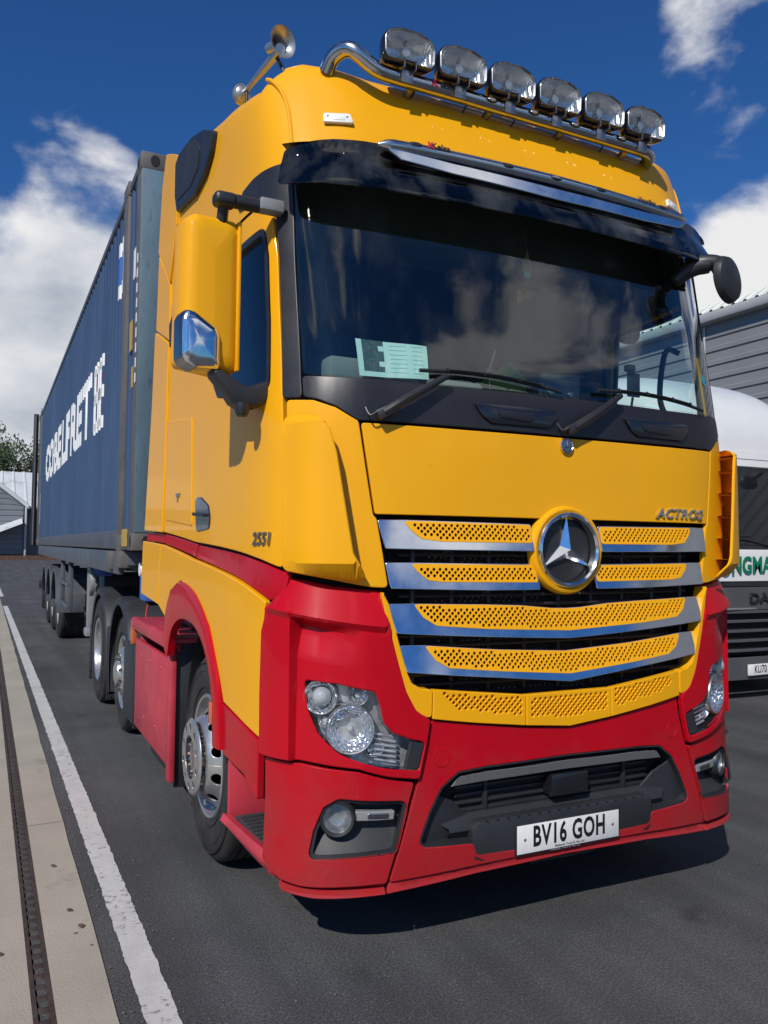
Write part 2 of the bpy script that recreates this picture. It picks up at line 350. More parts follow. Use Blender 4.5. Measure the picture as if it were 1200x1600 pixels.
def panel(name, outline, m, parent=None, fn=SURF, holes=(), off=0., th=.012, bev=.003, gap=.002, gu=.25, gv=.07, r=0., hr=0., side=1, both=False, back=True, lines=()):
    """a sheet of real thickness cut to an outline on a curved surface, with rounded edges and cut-outs"""
    if both: return [panel(name, outline, m, parent, fn, holes, off, th, bev, gap, gu, gv, r, hr, s, False, back, lines) for s in (1, -1)]
    offf = off if callable(off) else (lambda u, v: np.full(np.shape(u), float(off)))
    flip = np.array([side, 1.])
    O = densify(fillet(ccw(np.array(outline, float)*flip), fn, r), fn, gu, gv)
    if gap: O = inset(O, fn, gap)
    H = [densify(fillet(ccw(np.array(h, float)*flip), fn, hr), fn, gu, gv) for h in holes]
    rings_in = [inset(O, fn, bev) if bev else O]+[inset(h, fn, -bev) if bev else h for h in H]
    rings_out = [O]+H
    pts = [p for r_ in rings_in for p in r_]; edges = []; k = 0; ranges = []
    for r_ in rings_in:
        n = len(r_); edges += [(k+i, k+(i+1) % n) for i in range(n)]; ranges.append((k, n)); k += n
    lo, hi = rings_in[0].min(0), rings_in[0].max(0)
    gx = np.arange(math.floor(lo[0]/gu)*gu, hi[0], gu); gy = np.arange(math.floor(lo[1]/gv)*gv, hi[1], gv)
    Gp = np.array([(x, y) for j, y in enumerate(gy) for x in gx]).reshape(-1, 2)
    LP = []
    for ln in lines:   # crease lines: polylines the mesh must follow
        q = np.array(ln, float)*flip; (ax, ay), (bx, by) = q
        q = np.array([(u_, ay) for u_ in np.arange(math.ceil(min(ax, bx)/gu-1e-6)*gu, max(ax, bx)+1e-6, gu)] if abs(ay-by) < 1e-9 else [(ax, v_) for v_ in np.arange(math.ceil(min(ay, by)/gv-1e-6)*gv, max(ay, by)+1e-6, gv)])
        ok = inpoly(q, inset(rings_in[0], fn, .004))
        for h in rings_in[1:]: ok &= ~inpoly(q, inset(h, fn, -.004))
        prev = None
        for p, o_ in zip(q, ok):
            if o_:
                pts.append(p); LP.append(p)
                if prev is not None: edges.append((prev, len(pts)-1))
                prev = len(pts)-1
            else: prev = None
    if len(Gp):
        ok = inpoly(Gp, rings_in[0])
        for h in rings_in[1:]: ok &= ~inpoly(Gp, h)
        Gp = Gp[ok]
        B = np.array(pts); d = ((Gp[:, None, 0]-B[None, :, 0])/gu)**2+((Gp[:, None, 1]-B[None, :, 1])/gv)**2
        Gp = Gp[d.min(1) > .12] if len(Gp) else Gp
        pts += list(Gp)
    res = delaunay_2d_cdt([Vector(p) for p in pts], edges, [], 0, 1e-7)
    V2 = np.array([tuple(v) for v in res[0]]); F = [f for f in res[2] if len(f) >= 3]
    cen = np.array([V2[list(f)].mean(0) for f in F]); ok = inpoly(cen, rings_in[0])
    for h in rings_in[1:]: ok &= ~inpoly(cen, h)
    F = [tuple(f) for f, o_ in zip(F, ok) if o_]
    orig = {}
    for i, o_ in enumerate(res[3]):
        for q in o_: orig[q] = i
    def P3(uv, extra):
        def full(u, v):
            n0, _, _ = PN(fn, u, v); return fn(u, v)+n0*(offf(u, v)+extra)[:, None]
        if not callable(off): n, _, _ = PN(fn, uv[:, 0], uv[:, 1])
        else: full.sgn = getattr(fn, 'sgn', 1); n, _, _ = PN(full, uv[:, 0], uv[:, 1])
        return full(uv[:, 0], uv[:, 1]), n
    top, ntop = P3(V2, 0.); verts = list(top); faces = []; nrm = []
    sg = getattr(fn, 'sgn', 1)
    # winding of the cdt triangles
    for f in F:
        a, b, c = (V2[i] for i in f[:3]); w_ = (b[0]-a[0])*(c[1]-a[1])-(b[1]-a[1])*(c[0]-a[0])
        g = f if (w_*sg > 0) else f[::-1]; faces.append(g); nrm += [ntop[i] for i in g]
    nt_ = len(verts)
    if back and th:
        bot, nb = P3(V2, -th); verts += list(bot)
        for g in list(faces): gg = tuple(i+nt_ for i in g[::-1]); faces.append(gg); nrm += [-nb[i-nt_] for i in gg]
    for (k0, n), O2, hole in zip(ranges, rings_out, [False]+[True]*len(H)):
        base = len(verts)
        eA, nA = P3(O2, -bev*.8 if bev else 0.); eB, _ = P3(O2, -th); verts += list(eA)+list(eB)
        for i in range(n):
            j = (i+1) % n; t0, t1 = orig[k0+i], orig[k0+j]
            d = eA[j]-eA[i]; sd_ = np.cross(d, nA[i])*(1 if sg > 0 else -1)
            sd_ = sd_/(np.linalg.norm(sd_)+1e-12)
            if sg < 0: q1 = (t1, t0, base+i, base+j); q2 = (base+j, base+i, base+n+i, base+n+j)
            else: q1 = (t0, t1, base+j, base+i); q2 = (base+i, base+j, base+n+j, base+n+i)
            # q1 bevel, q2 wall; hole rings are ccw too, so flip them
            side_n = sd_ if not hole else -sd_
            if hole: q1 = q1[::-1]; q2 = q2[::-1]
            mid = {t0: ntop[t0], t1: ntop[t1]}
            if bev:
                faces.append(q1)
                for x in q1: nrm.append(mid[x] if x in mid else (side_n*.75+nA[i]*.65)/np.linalg.norm(side_n*.75+nA[i]*.65))
            faces.append(q2); nrm += [side_n]*4
            if back and th:
                b0, b1 = t0+nt_, t1+nt_
                q3 = (base+n+j, base+n+i, b0, b1) if sg < 0 else (base+n+i, base+n+j, b1, b0)
                if hole: q3 = q3[::-1]
                faces.append(q3); nrm += [-nA[i]]*4
    VA = np.array(verts); q = 0; F2 = []; N2 = []
    for f in faces:
        fn_ = nrm[q:q+len(f)]; q += len(f); f = list(f)
        a = VA[f]; g = np.zeros(3)
        for i_ in range(len(f)): g += np.cross(a[i_], a[(i_+1) % len(f)])
        if g @ np.sum(fn_, 0) < 0: f = f[::-1]; fn_ = fn_[::-1]
        F2.append(tuple(f)); N2 += list(fn_)
    faces, nrm = F2, N2
    me = bpy.data.meshes.new(name); me.from_pydata([tuple(v) for v in verts], [], faces)
    me.polygons.foreach_set('use_smooth', [True]*len(me.polygons))
    if lines: me.set_sharp_from_angle(angle=R(22))
    else: me.normals_split_custom_set([tuple(x) for x in nrm])
    return link(name, me, m, parent)
def frame(s, z, off=0., fn=SURF):
    """matrix on the body surface: local x to photo-right along the skin, y up, z outwards"""
    u = np.array([float(s)]); v = np.array([float(z)]); n = PN(fn, u, v)[0][0]; p = fn(u, v)[0]+n*off
    n = Vector(n); up = Vector((0, 0, 1)); x = up.cross(n).normalized(); y = n.cross(x)
    return Matrix(((x.x, y.x, n.x, p[0]), (x.y, y.y, n.y, p[1]), (x.z, y.z, n.z, p[2]), (0, 0, 0, 1)))
def mirror_half(P):
    """half outline (photo-left, from the centre line out and back to it) -> whole outline"""
    P = [tuple(p) for p in P]; return P+[(-a, b) for a, b in reversed(P) if abs(a) > 1e-6]
def ellipse(cx, cy, rx, ry, n=24): return [(cx+rx*math.cos(2*math.pi*i/n), cy+ry*math.sin(2*math.pi*i/n)) for i in range(n)]
def text(name, s, m, parent, M, size=.1, depth=.002, sx=1., bold=0., spacing=1., shear=0., align='CENTER', res=3):
    cu = bpy.data.curves.new(name, 'FONT'); cu.body = s; cu.size = size; cu.extrude = depth/2; cu.offset = bold; cu.space_character = spacing
    cu.align_x = align; cu.align_y = 'CENTER'; cu.resolution_u = res; cu.shear = shear
    o = bpy.data.objects.new(name+'_tmp', cu); C.objects.link(o); bpy.context.view_layer.update()
    me = bpy.data.meshes.new_from_object(o.evaluated_get(bpy.context.evaluated_depsgraph_get()))
    bpy.data.objects.remove(o); bpy.data.curves.remove(cu); me.materials.clear()
    me.transform(Matrix.Diagonal((sx, 1, 1, 1))); me.transform(M); me.name = name
    return link(name, me, m, parent)
# ================================================================== THE TRACTOR UNIT
T = tag(empty('lorry_tractor'), 'yellow and red lorry cab with a chrome star grille and six roof spotlamps', 'lorry')
OUT = dict(
 hood=mirror_half([(0,2.018),(1.68,2.018),(3.40,2.022),(3.31,1.92),(3.20,1.80),(3.09,1.672),(1.9,1.672),(0,1.672)]),
 corner=[(5.76,2.118),(4.75,2.11),(4.05,2.08),(3.44,2.028),(3.34,1.92),(3.23,1.80),(3.115,1.672),(3.04,1.655),(2.92,1.52),(2.82,1.392),(3.12,1.395),(4.13,1.422),(5.70,1.452)],
 cowl=mirror_half([(0,2.024),(1.68,2.025),(3.46,2.028),(4.05,2.080),(4.6,2.108),(5.12,2.122),(5.11,2.209),(3.6,2.198),(1.98,2.192),(0,2.196)]),
 glass=mirror_half([(0,2.20),(1.98,2.196),(3.6,2.202),(5.09,2.213),(5.12,2.45),(5.12,2.70),(5.08,2.97),(5.04,3.09),(2,3.10),(0,3.10)]),
 pillar=[(5.89,2.125),(5.80,2.45),(5.77,2.70),(5.87,2.935),(6.25,2.978),(7.1,3.00),(7.95,3.03),(7.6,3.10),(7.0,3.115),(5.6,3.12),(5.06,3.11),(5.08,2.97),(5.13,2.685),(5.12,2.45),(5.125,2.118)],
)
# --- dark carcass behind the outer panels (what the shut lines and openings show)
panel('cab_frame', mirror_half([(0,.34),(4.6,.34),(6.4,.5),(6.6,1.3),(5.9,2.16),(5.15,2.17),(2,2.17),(0,2.17)]), DARK, T, off=-.105, th=.02, gap=0, bev=0)
for sd_ in (1, -1):
    panel('cab_frame', [(5.6,1.38),(10.6,1.52),(10.35,3.2),(9.05,3.2),(9.05,2.25),(8.1,2.12),(6.3,2.10),(5.75,2.15)], DARK, T, off=-.03, th=.02, gap=0, bev=0, side=sd_)
# --- front flap
hood = panel('hood_panel', OUT['hood'], YEL, T, th=.02, bev=.003, gap=.0015, r=.012)
panel('corner_panel', OUT['corner'], YEL, T, th=.02, bev=.005, gap=.002, r=.02, both=True)
# crease mouldings that run down beside the flap
# --- air deflectors: an outer shell standing off the corner, open towards the front, with vanes in the duct
def fin_off(u, v):
    a = np.abs(u); t = np.clip((5.75-a)/(5.75-4.4), 0, 1); t = t*t*(3-2*t)
    low = np.clip((v-1.40)/.085, 0, 1); up = np.clip((2.06-v)/.05, 0, 1)
    return .008+(.018+.052*t)*low*(.3+.7*up)
FIN = [(5.72,2.05),(4.87,2.046),(4.42,2.028),(4.17,1.984),(4.0,1.893),(3.79,1.701),(3.60,1.523),(3.20,1.41),(4.1,1.428),(5.70,1.455)]
for sd_ in (1, -1):
    fin = panel('air_deflector', FIN, YEL, T, off=fin_off, th=.012, bev=.004, gap=0, r=.03, gv=.03, gu=.1, side=sd_, lines=[[(3.3,1.485),(5.75,1.485)],[(3.6,2.01),(5.75,2.01)]])
    for zz in (1.50, 1.60, 1.71, 1.82, 1.93):
        rows = []
        u0 = np.interp(zz, [1.41, 1.52, 1.70, 1.89, 1.98], [3.35, 3.66, 3.85, 4.06, 4.22])
        us = np.linspace(u0, 5.1, 8)*sd_
        n, _, _ = PN(SURF, us, np.full(8, zz)); p = SURF(us, np.full(8, zz)); fo = fin_off(us, np.full(8, zz))-.010
        b = MB(); 
        lo, hi = p+n*.001, p+n*fo[:, None]; h = np.array([0, 0, .006])
        b.grid([lo, hi, hi+h, lo+h, lo]); b.build('duct_vane', YEL, fin)
    for a_, b_ in ((2.0, 2.012),):
        us = np.linspace(4.3, 5.6, 10)*sd_; n, _, _ = PN(SURF, us, np.full(10, 2.0)); p = SURF(us, np.full(10, 2.0)); fo = fin_off(us, np.full(10, 2.0))
        b = MB(); b.grid([p, p+n*fo[:, None], p+n*fo[:, None]+np.array([0, 0, .01]), p+np.array([0, 0, .01])]); b.build('duct_cap', YEL, fin)
# --- cowl under the windscreen, two grab recesses, wipers
cowl = panel('cowl_panel', OUT['cowl'], PANELB, T, off=.002, th=.02, bev=.004, gap=.002, r=.02)
for cx in (-.25, .52):
    M = frame(0, 2.10, 0); 
    s0 = -np.interp(abs(cx), -XS[:6], np.arange(6))*(1 if cx > 0 else -1)
    M = frame(s0, 2.095, .004)
    b = MB(); b.prism([(-.20,.035),(.20,.035),(.205,.0),(.16,-.045),(-.12,-.045),(-.16,-.02)], .006, M, bev=.003)
    g = b.build('step_recess', BLKG, cowl)
    b = MB(); b.prism([(-.10,.012),(.08,.012),(.085,-.018),(.06,-.028),(-.08,-.02)], .012, M, bev=.004); b.build('recess_insert', PANELB, g)
def wiper(px, side_tip):
    # pivot on the cowl, arm up to the glass, blade along the bottom of the glass
    sx = lambda x: -math.copysign(np.interp(abs(x), -XS[:6], np.arange(6)), x)
    piv = Vector(SURF(sx(px), 2.055)); n = Vector(PN(SURF, np.array([sx(px)]), np.array([2.055]))[0][0])
    w_ = MB(); w_.cyl(piv-n*.01, piv+n*.035, .022, .018)
    P = [piv+n*.035]
    a1 = Vector(SURF(sx(px+.10), 2.115))+n*.045; a2 = Vector(SURF(sx(px+.27), 2.22))+n*.04
    w_.prism([(-.028,-.02),(.06,-.02),(.075,.0),(.06,.02),(-.028,.02)], .03, Matrix.Translation(piv+n*.02) @ frame(sx(px), 2.055).to_3x3().to_4x4() @ Matrix.Rotation(R(28), 4, 'Z'), bev=.006)
    w_.tube([P[0], a1, a2], [.021, .018, .013], 10, 5)
    root = w_.build('wiper_arm', BLK, T)
    b = MB(); pts = []
    for k in range(13):
        x = px+.16+k*(.66/12); xx = min(x, 1.02); zz = 2.235-.010*k/12*0-.028*(k/12)**2+.012*math.sin(math.pi*k/12)
        pts.append(Vector(SURF(sx(xx), zz))+Vector(PN(SURF, np.array([sx(xx)]), np.array([zz]))[0][0])*.022)
    b.tube(pts, .008, 8); b.tube([p+Vector((0,-.012,.004)) for p in pts[2:11]], .004, 6)
    for k in (2, 5, 8, 10): b.tube([pts[k], pts[k]+Vector((0,-.014,.005))], .009, 8)
    b.build('wiper_blade', BLK, root)
    b = MB(); b.tube([piv+n*.04+Vector((-.03,0,.0)), piv+n*.03+Vector((-.055,0,-.012)), piv+n*.01+Vector((-.07,0,.02))], .0035, 6, 4); b.build('washer_hose', BLK, root)
wiper(-.84, 0); wiper(.02, 0)
# --- windscreen, pillar trims
panel('windscreen', OUT['glass'], GLASS, T, off=-.006, th=.006, bev=0, gap=.001, r=.03, back=False)
panel('pillar_trim', OUT['pillar'], BLK, T, off=.004, th=.02, bev=.004, gap=.001, r=.02, both=True, gu=.15)
# --- grille: dark opening with black ribs, chrome blades carrying perforated yellow sheets
GR = MB()
for zz in (1.515, 1.355, 1.20, 1.05):
    us = np.linspace(-2.6, 2.6, 25)
    for dz in (-.022, .018):
        q = SURF(us, np.full(25, zz+dz-.012*(abs(us)<9))); n, _, _ = PN(SURF, us, np.full(25, zz)); q = q-n*.05
        GR.tube(q, .007, 6)
for x in np.linspace(-.7, .7, 9): GR.bb(x-.008, x+.008, .10, .16, .97, 1.64, .002)
GR.build('grille_ribs', BLK, T)
ST = dict(
 a=([(3.01,1.65),(2.57,1.652),(.60,1.646),(.60,1.541),(1.99,1.543),(2.89,1.546)], [(2.57,1.650),(.61,1.644),(.61,1.572),(1.99,1.573),(2.30,1.582),(2.44,1.611)]),
 b=([(2.86,1.488),(2.44,1.488),(.52,1.482),(.50,1.385),(1.3,1.385),(2.79,1.396)], [(2.44,1.486),(.54,1.480),(.52,1.412),(1.99,1.417),(2.20,1.424),(2.35,1.456)]),
)
def holes_in(poly, px=.0262, pz=.0122, rx=.0071, rz=.0068, fn=SURF):
    P = np.array(poly); s0, s1, z0, z1 = P[:, 0].min(), P[:, 0].max(), P[:, 1].min(), P[:, 1].max(); H = []
    ring = inset(fillet(ccw(P), fn, .01), fn, .0100); big = ring
    # columns laid out by real distance along the skin
    us = np.linspace(s0, s1, 400); q = fn(us, np.full(400, (z0+z1)/2)); d = np.concatenate([[0], np.cumsum(np.linalg.norm(np.diff(q, axis=0), axis=1))])
    j = 0; z = z0+.010
    zs = np.arange(math.floor(z0/pz)*pz, z1, pz)
    for z in zs:
        j = int(round(z/pz)) % 2
        dd = np.arange((j*.5)*px, d[-1], px); uu = np.interp(dd, d, us)
        _, su, sv = PN(fn, uu, np.full(len(uu), z))
        if not len(uu): continue
        okc = inpoly(np.stack([uu, np.full(len(uu), z)], -1), big)
        for u_, s_, ok in zip(uu, su, okc):
            if ok: H.append([(u_+rx/s_*math.cos(t), z+rz*math.sin(t)) for t in np.linspace(0, 2*math.pi, 9)[:-1]])
    return H
def strip(o, mzz, ta, tz, side=None):
    """a blade: chrome foot and outer end leaning out towards the foot, perforated sheet let into it"""
    sl = lambda u, v: -.010+.26*(np.interp(np.abs(u), ta, tz)-v)
    mh_ = inset(ccw(np.array(mzz, float)), SURF, .004)
    st = panel('grille_blade', o, CHR, T, off=sl, th=.018, bev=.003, gap=-.004, r=.006, gv=.03, side=side or 1, holes=[mh_])
    poly = ccw(np.array(mzz, float)*np.array([side or 1, 1])); poly = [tuple(p) for p in poly]
    panel('perforated_sheet', poly, YEL, st, off=lambda u, v: sl(u, v)+.003, th=.008, bev=.0012, gap=-.001, holes=holes_in(poly), gu=.5, gv=.2, r=.01)
    return st
# blades: chrome along the foot and the outer end only; the sheet stands above the foot, so the chrome outline is a J
for k in 'ab':
    for sd_ in (1, -1): strip(*ST[k], [0, 3.1], [1.646, 1.652] if k == 'a' else [1.482, 1.489], side=sd_)
ST3 = mirror_half([(0,1.300),(.25,1.302),(.75,1.316),(1.32,1.323),(2.40,1.331),(2.82,1.331),(2.69,1.227),(1.32,1.203),(.4,1.188),(0,1.183)])
ME3 = mirror_half([(0,1.300),(.25,1.302),(.75,1.316),(1.32,1.323),(2.40,1.331),(2.26,1.280),(2.08,1.250),(1.32,1.231),(.4,1.218),(0,1.212)])
ST4 = mirror_half([(0,1.124),(1.13,1.143),(2.23,1.171),(2.62,1.173),(2.52,1.079),(1.13,1.040),(0,1.006)])
ME4 = mirror_half([(0,1.124),(1.13,1.143),(2.23,1.171),(2.07,1.115),(1.88,1.086),(1.13,1.063),(0,1.035)])
strip(ST3, ME3, [0,.25,.75,1.32,2.4,2.82], [1.300,1.302,1.316,1.323,1.331,1.331]); strip(ST4, ME4, [0,1.13,2.23,2.62], [1.124,1.143,1.171,1.173])
# bottom tray of the grille: two outer pieces and a centre one
c1 = .735
panel('grille_tray', [(c1,.963),(-c1,.963)][::-1]+[(c1,.963)][:0]+[(c1,.838),(0,.817),(-c1,.838)], YEL, T, off=.010, th=.03, bev=.004, gap=.002,
      holes=holes_in(mirror_half([(0,.955),(c1-.05,.957),(c1-.05,.866),(0,.850)])), gu=.5, gv=.2, r=.006)
for sd_ in (1, -1):
    P = [(2.13,1.008),(c1,.963),(c1,.838),(1.5,.866),(2.14,.893)]
    Q = [(2.05,1.002),(c1+.04,.960),(c1+.04,.872),(1.75,.917),(1.93,.952)]
    H = holes_in([(a*sd_, b_) for a, b_ in ccw(np.array(Q)*[1, 1])])
    panel('grille_tray', [(a*sd_, b_) for a, b_ in P], YEL, T, off=.010, th=.03, bev=.004, gap=.002, holes=H, gu=.5, gv=.2, r=.006)
panel('grille_surround', [(2.95,1.385),(2.83,1.335),(2.70,1.227),(2.53,1.079),(2.45,1.035),(2.30,1.012),(2.13,1.008),(2.14,.895),(2.33,.912),(2.47,.946),(2.60,1.029),(2.78,1.175),(2.96,1.36)], YEL, T, off=.012, th=.06, bev=.005, gap=.001, r=.02, both=True)
# --- star badge
Ms = frame(0, 1.545, -.038)
b = MB(); b.lathe([(.150,.0),(.178,.0),(.186,.012),(.186,.035),(.178,.048),(.168,.052),(.160,.046),(.158,.02),(.150,0)], Ms, 64); sb = b.build('badge_surround', YEL, T)
b = MB(); b.lathe([(.134,.02),(.160,.02),(.161,.05),(.155,.062),(.146,.066),(.138,.058),(.134,.03)], Ms, 64); b.build('badge_ring', CHR, sb)
MESHB = mat('badge_mesh', (.03, .03, .032), .45)
t = MESHB.node_tree; tcn = N(t, 'ShaderNodeTexCoord'); mm = N(t, 'ShaderNodeMapping'); mm.inputs['Scale'].default_value = (150, 1, 150); mm.inputs['Rotation'].default_value = (0, R(45), 0); t.links.new(tcn.outputs['Object'], mm.inputs[0])
ck = N(t, 'ShaderNodeTexVoronoi', i_Scale=1.); ck.inputs['Randomness'].default_value = 0; t.links.new(mm.outputs[0], ck.inputs[0])
t.links.new(ramp(t, ck.outputs[0], [(.25, (.002, .002, .002)), (.45, (.03, .03, .032))]), t.nodes['Principled BSDF'].inputs['Base Color'])
b = MB(); b.lathe([(0,.012),(.145,.012),(.145,.02),(.12,.024),(0,.030)], Ms, 48); b.build('badge_mesh', MESHB, sb)
def star_mesh(Rr, r, h, M):
    b = MB(); t = bmesh.new(); c = t.verts.new((0, 0, h)); vs = []
    for k in range(6):
        a = math.pi/2+k*math.pi/3; rr = Rr if k % 2 == 0 else r
        vs.append(t.verts.new((rr*math.cos(a), rr*math.sin(a), 0 if k % 2 else h*.25)))
    lo = [t.verts.new((v.co.x, v.co.y, -.004)) for v in vs]
    for i in range(6): t.faces.new((c, vs[i], vs[(i+1) % 6])); t.faces.new((vs[i], lo[i], lo[(i+1) % 6], vs[(i+1) % 6]))
    bmesh.ops.recalc_face_normals(t, faces=t.faces); b._add(t, M); return b
b = star_mesh(.142, .034, .034, Ms @ Matrix.Translation((0, 0, .03))); b.build('badge_star', CHR, sb, ang=10)
# small round badge at the top of the flap
Me = frame(0, 1.983, .002); b = MB(); b.lathe([(0,0),(.030,0),(.034,.004),(.034,.010),(.030,.013),(.027,.010)], Me, 32); eb = b.build('round_emblem', CHR, T)
b = MB(); b.lathe([(0,.011),(.026,.011),(.026,.009)], Me, 32); b.build('emblem_field', mat('emblem_blue', (.06,.08,.13), .3), eb)
b = star_mesh(.022, .005, .005, Me @ Matrix.Translation((0, 0, .012))); b.build('emblem_star', CHR, eb, ang=10)
text('model_lettering', 'ACTROS', CHR, hood, frame(-2.22, 1.712, .003), .060, .008, 1.30, .0012, 1.04, shear=.25)
# --- bumper: corner pieces with the headlamp cut-out, lower corners with the fog pocket, centre piece with the intake
HL = [(5.05,1.048),(3.93,1.037),(3.08,1.01),(2.99,.962),(2.92,.895),(2.76,.855),(2.47,.826),(2.25,.812),(2.35,.708),(3.02,.732),(3.92,.782),(4.54,.852),(4.92,.94)]
BC = [(5.74,1.428),(5.1,1.420),(4.12,1.400),(2.935,1.385),(2.86,1.295),(2.70,1.150),(2.53,1.005),(2.38,.935),(2.16,.893),(2.21,.807),(2.33,.673),(3.42,.725),(5.10,.748),(6.58,.742),(6.60,.98),(6.56,1.218),(6.32,1.308),(5.97,1.365)]
CREASE = lambda u: np.interp(np.abs(u), [2.8, 4.5, 6.5], [1.248, 1.283, 1.32])
def BCF(u, w_): return SURF(u, np.asarray(w_)+CREASE(u)-1.283)
BCF.sgn = -1
unw = lambda P: [(a, b_-float(CREASE(a))+1.283) for a, b_ in P]
def bc_off(u, v): return bc_offw(u, np.asarray(v)-CREASE(u)+1.283)
def bc_offw(u, w_):
    # shoulder, crease and the scooped band below it
    a = np.abs(u)
    d = np.asarray(w_)-1.283
    sh = np.clip(d/.14, 0, 1); o_ = .030-.062*sh
    below = d < 0
    k = np.clip(-d/.025, 0, 1); scoop = np.clip((a-3.3)/1.3, 0, 1)*np.clip((5.40-a)/.10, 0, 1)
    dd = -d; dip = np.interp(dd, [.012,.045,.07,.16,.5], [0,1,1,.45,.3])*.052*scoop
    flap = .012*np.clip((a-5.3)/.1, 0, 1)
    o_ = np.where(below, .030-.016*k-dip+flap, o_)
    return o_
HOUSM = mat('lamp_housing', (.62,.63,.65), .22, .65, var=.35, vscale=30)
BOWL = mat('lamp_bowl', (.86,.87,.89), .10, .92)
t = BOWL.node_tree; tcn = N(t, 'ShaderNodeTexCoord'); vo = N(t, 'ShaderNodeTexVoronoi', i_Scale=55.); t.links.new(tcn.outputs['Object'], vo.inputs[0]); bn = N(t, 'ShaderNodeBump', i_Strength=.9, i_Distance=.01); t.links.new(vo.outputs[0], bn.inputs['Height']); t.links.new(bn.outputs[0], t.nodes['Principled BSDF'].inputs['Normal'])
def lipo(u, v): return np.interp(v, [.262,.268,.274,.286,.302], [.018,.018,.014,-.020,.000])
for sd_ in (1, -1):
    bc = panel('bumper_corner', unw(BC), RED, T, fn=BCF, off=bc_offw, th=.025, bev=.004, gap=.0018, r=.02, holes=[unw(HL)], hr=.02, gu=.1, gv=.03, side=sd_, lines=[[(2.2,1.283-dd),(6.7,1.283-dd)] for dd in (-.14,0,.012,.025,.045,.07,.16)]+[[(5.4,.6),(5.4,1.3)],[(5.3,.6),(5.3,1.3)]])
    # headlamp unit
    hl = panel('headlamp', HL, LENS, T, off=lambda u, v: bc_off(u, v)-.004, th=.004, bev=0, gap=.004, r=.02, side=sd_, gu=.15, gv=.05, back=False)
    HOUS = HOUSM
    panel('lamp_housing', HL, HOUS, hl, off=-.060, th=.004, bev=0, gap=-.012, side=sd_)
    b = MB(); A_ = densify(fillet(ccw(np.array(HL)*[sd_, 1]), SURF, .02), SURF, .2, .07); n, _, _ = PN(SURF, A_[:, 0], A_[:, 1]); q = SURF(A_[:, 0], A_[:, 1]); f0 = bc_off(A_[:, 0], A_[:, 1])[:, None]
    b.grid([q+n*(f0-.004), q-n*.062], closed=True); b.build('lamp_bezel', BLKG, hl)
    fr = lambda s, z, o: frame(s*sd_, z, o)
    def bowl(s, z, r, depth=.05, lens=False, o=-.002, ring=True):
        M = fr(s, z, o)@Matrix.Rotation(0, 4, 'X')
        b = MB(); pr = [(r*1.06, 0), (r, .002), (r*.96, -.004)]+[(r*.96*math.sqrt(k), -.004-depth*(1-k)) for k in (.85,.65,.45,.3,.15,.05)]
        b.lathe(pr, M, 40)
        g = b.build('reflector', BOWL, hl)
        b = MB(); b.lathe([(.001,-depth),(.011,-depth),(.012,-depth*.45),(.009,-depth*.25),(0,-depth*.2)], M, 16); b.build('bulb', mat('bulb_glass', (.6,.6,.58), .1, .3), g)
        if lens:
            b = MB(); b.lathe([(r*.62,-.028),(r*.62,-.010),(r*.5,.004),(r*.3,.014),(0,.018)], M, 32); b.build('projector_lens', mat('projector_glass', (.35,.38,.40), .03, .0, coat=1), g)
        b = MB(); b.lathe([(r*1.02,-.002),(r*1.10,.004),(r*1.14,-.002),(r*1.14,-.02)], M, 40); b.build('reflector_ring', ALU, g)
    bowl(4.50, .985, .058, .05, lens=True, o=-.016)
    bowl(3.62, .868, .082, .075, o=-.010)
    bowl(3.42, .992, .034, .03, o=-.022)
    for (s0_, z0_, r0_) in ((3.95,.93,.028),(3.05,.80,.036),(4.35,.90,.026)): bowl(s0_, z0_, r0_, .02, o=-.03)
    b = MB()
    for k in range(6):
        b.tube([Vector(SURF(sd_*2.64, .735+.019*k))-Vector((0,-.03,0)), Vector(SURF(sd_*3.02, .752+.019*k+.0))-Vector((0,-.03,0))], .006, 8)
    b.build('turn_signal_ribs', HOUSM, hl)
    panel('side_marker', [(2.48,.822),(2.255,.808),(2.355,.711),(2.58,.717)], GREYP, hl, off=lambda u, v: bc_off(u, v)+.001, th=.02, bev=.003, gap=.003, side=sd_)
    # lower corner with fog lamp pocket
    FG = [(4.86,.396),(4.68,.50),(4.37,.585),(3.92,.617),(2.49,.597),(2.70,.411)]
    BL = [(6.60,.733),(5.10,.739),(3.42,.715),(2.385,.663),(2.83,.302),(3.7,.300),(5.0,.294),(5.75,.300),(6.56,.345)]
    lowoff = lambda u, v: .014*np.clip((.60-v)/.3, 0, 1)-.004
    lo = panel('bumper_lower_corner', BL, RED, T, off=lowoff, th=.025, bev=.004, gap=.0018, r=.015, holes=[FG], hr=.03, gu=.15, gv=.03, side=sd_)
    def fog_off(u, v): return -.072+.060*np.clip((.50-v)/.10, 0, 1)**1.2
    fp = panel('fog_pocket', FG, GREYP, lo, off=fog_off, th=.004, bev=0, gap=-.008, gu=.12, gv=.03, side=sd_, lines=[[(2.4,z),(5.0,z)] for z in (.50,.48,.45,.42,.40)])
    b = MB(); A_ = densify(fillet(ccw(np.array(FG)*[sd_, 1]), SURF, .03), SURF, .2, .07); n, _, _ = PN(SURF, A_[:, 0], A_[:, 1]); q = SURF(A_[:, 0], A_[:, 1]); f0 = lowoff(A_[:, 0], A_[:, 1])[:, None]
    A2 = inset(A_, SURF, .012); q2 = SURF(A2[:, 0], A2[:, 1])
    b.grid([q+n*f0, q+n*(f0-.01), q2+n*(f0-.012), q-n*.066], closed=True); b.build('pocket_rim', BLK, fp)
    M = fr(3.97, .541, -.022)
    b = MB(); b.lathe([(.072,-.045),(.070,.0),(.062,.012),(.055,.010),(.053,.0)], M, 40); fo = b.build('fog_lamp', BLK, fp)
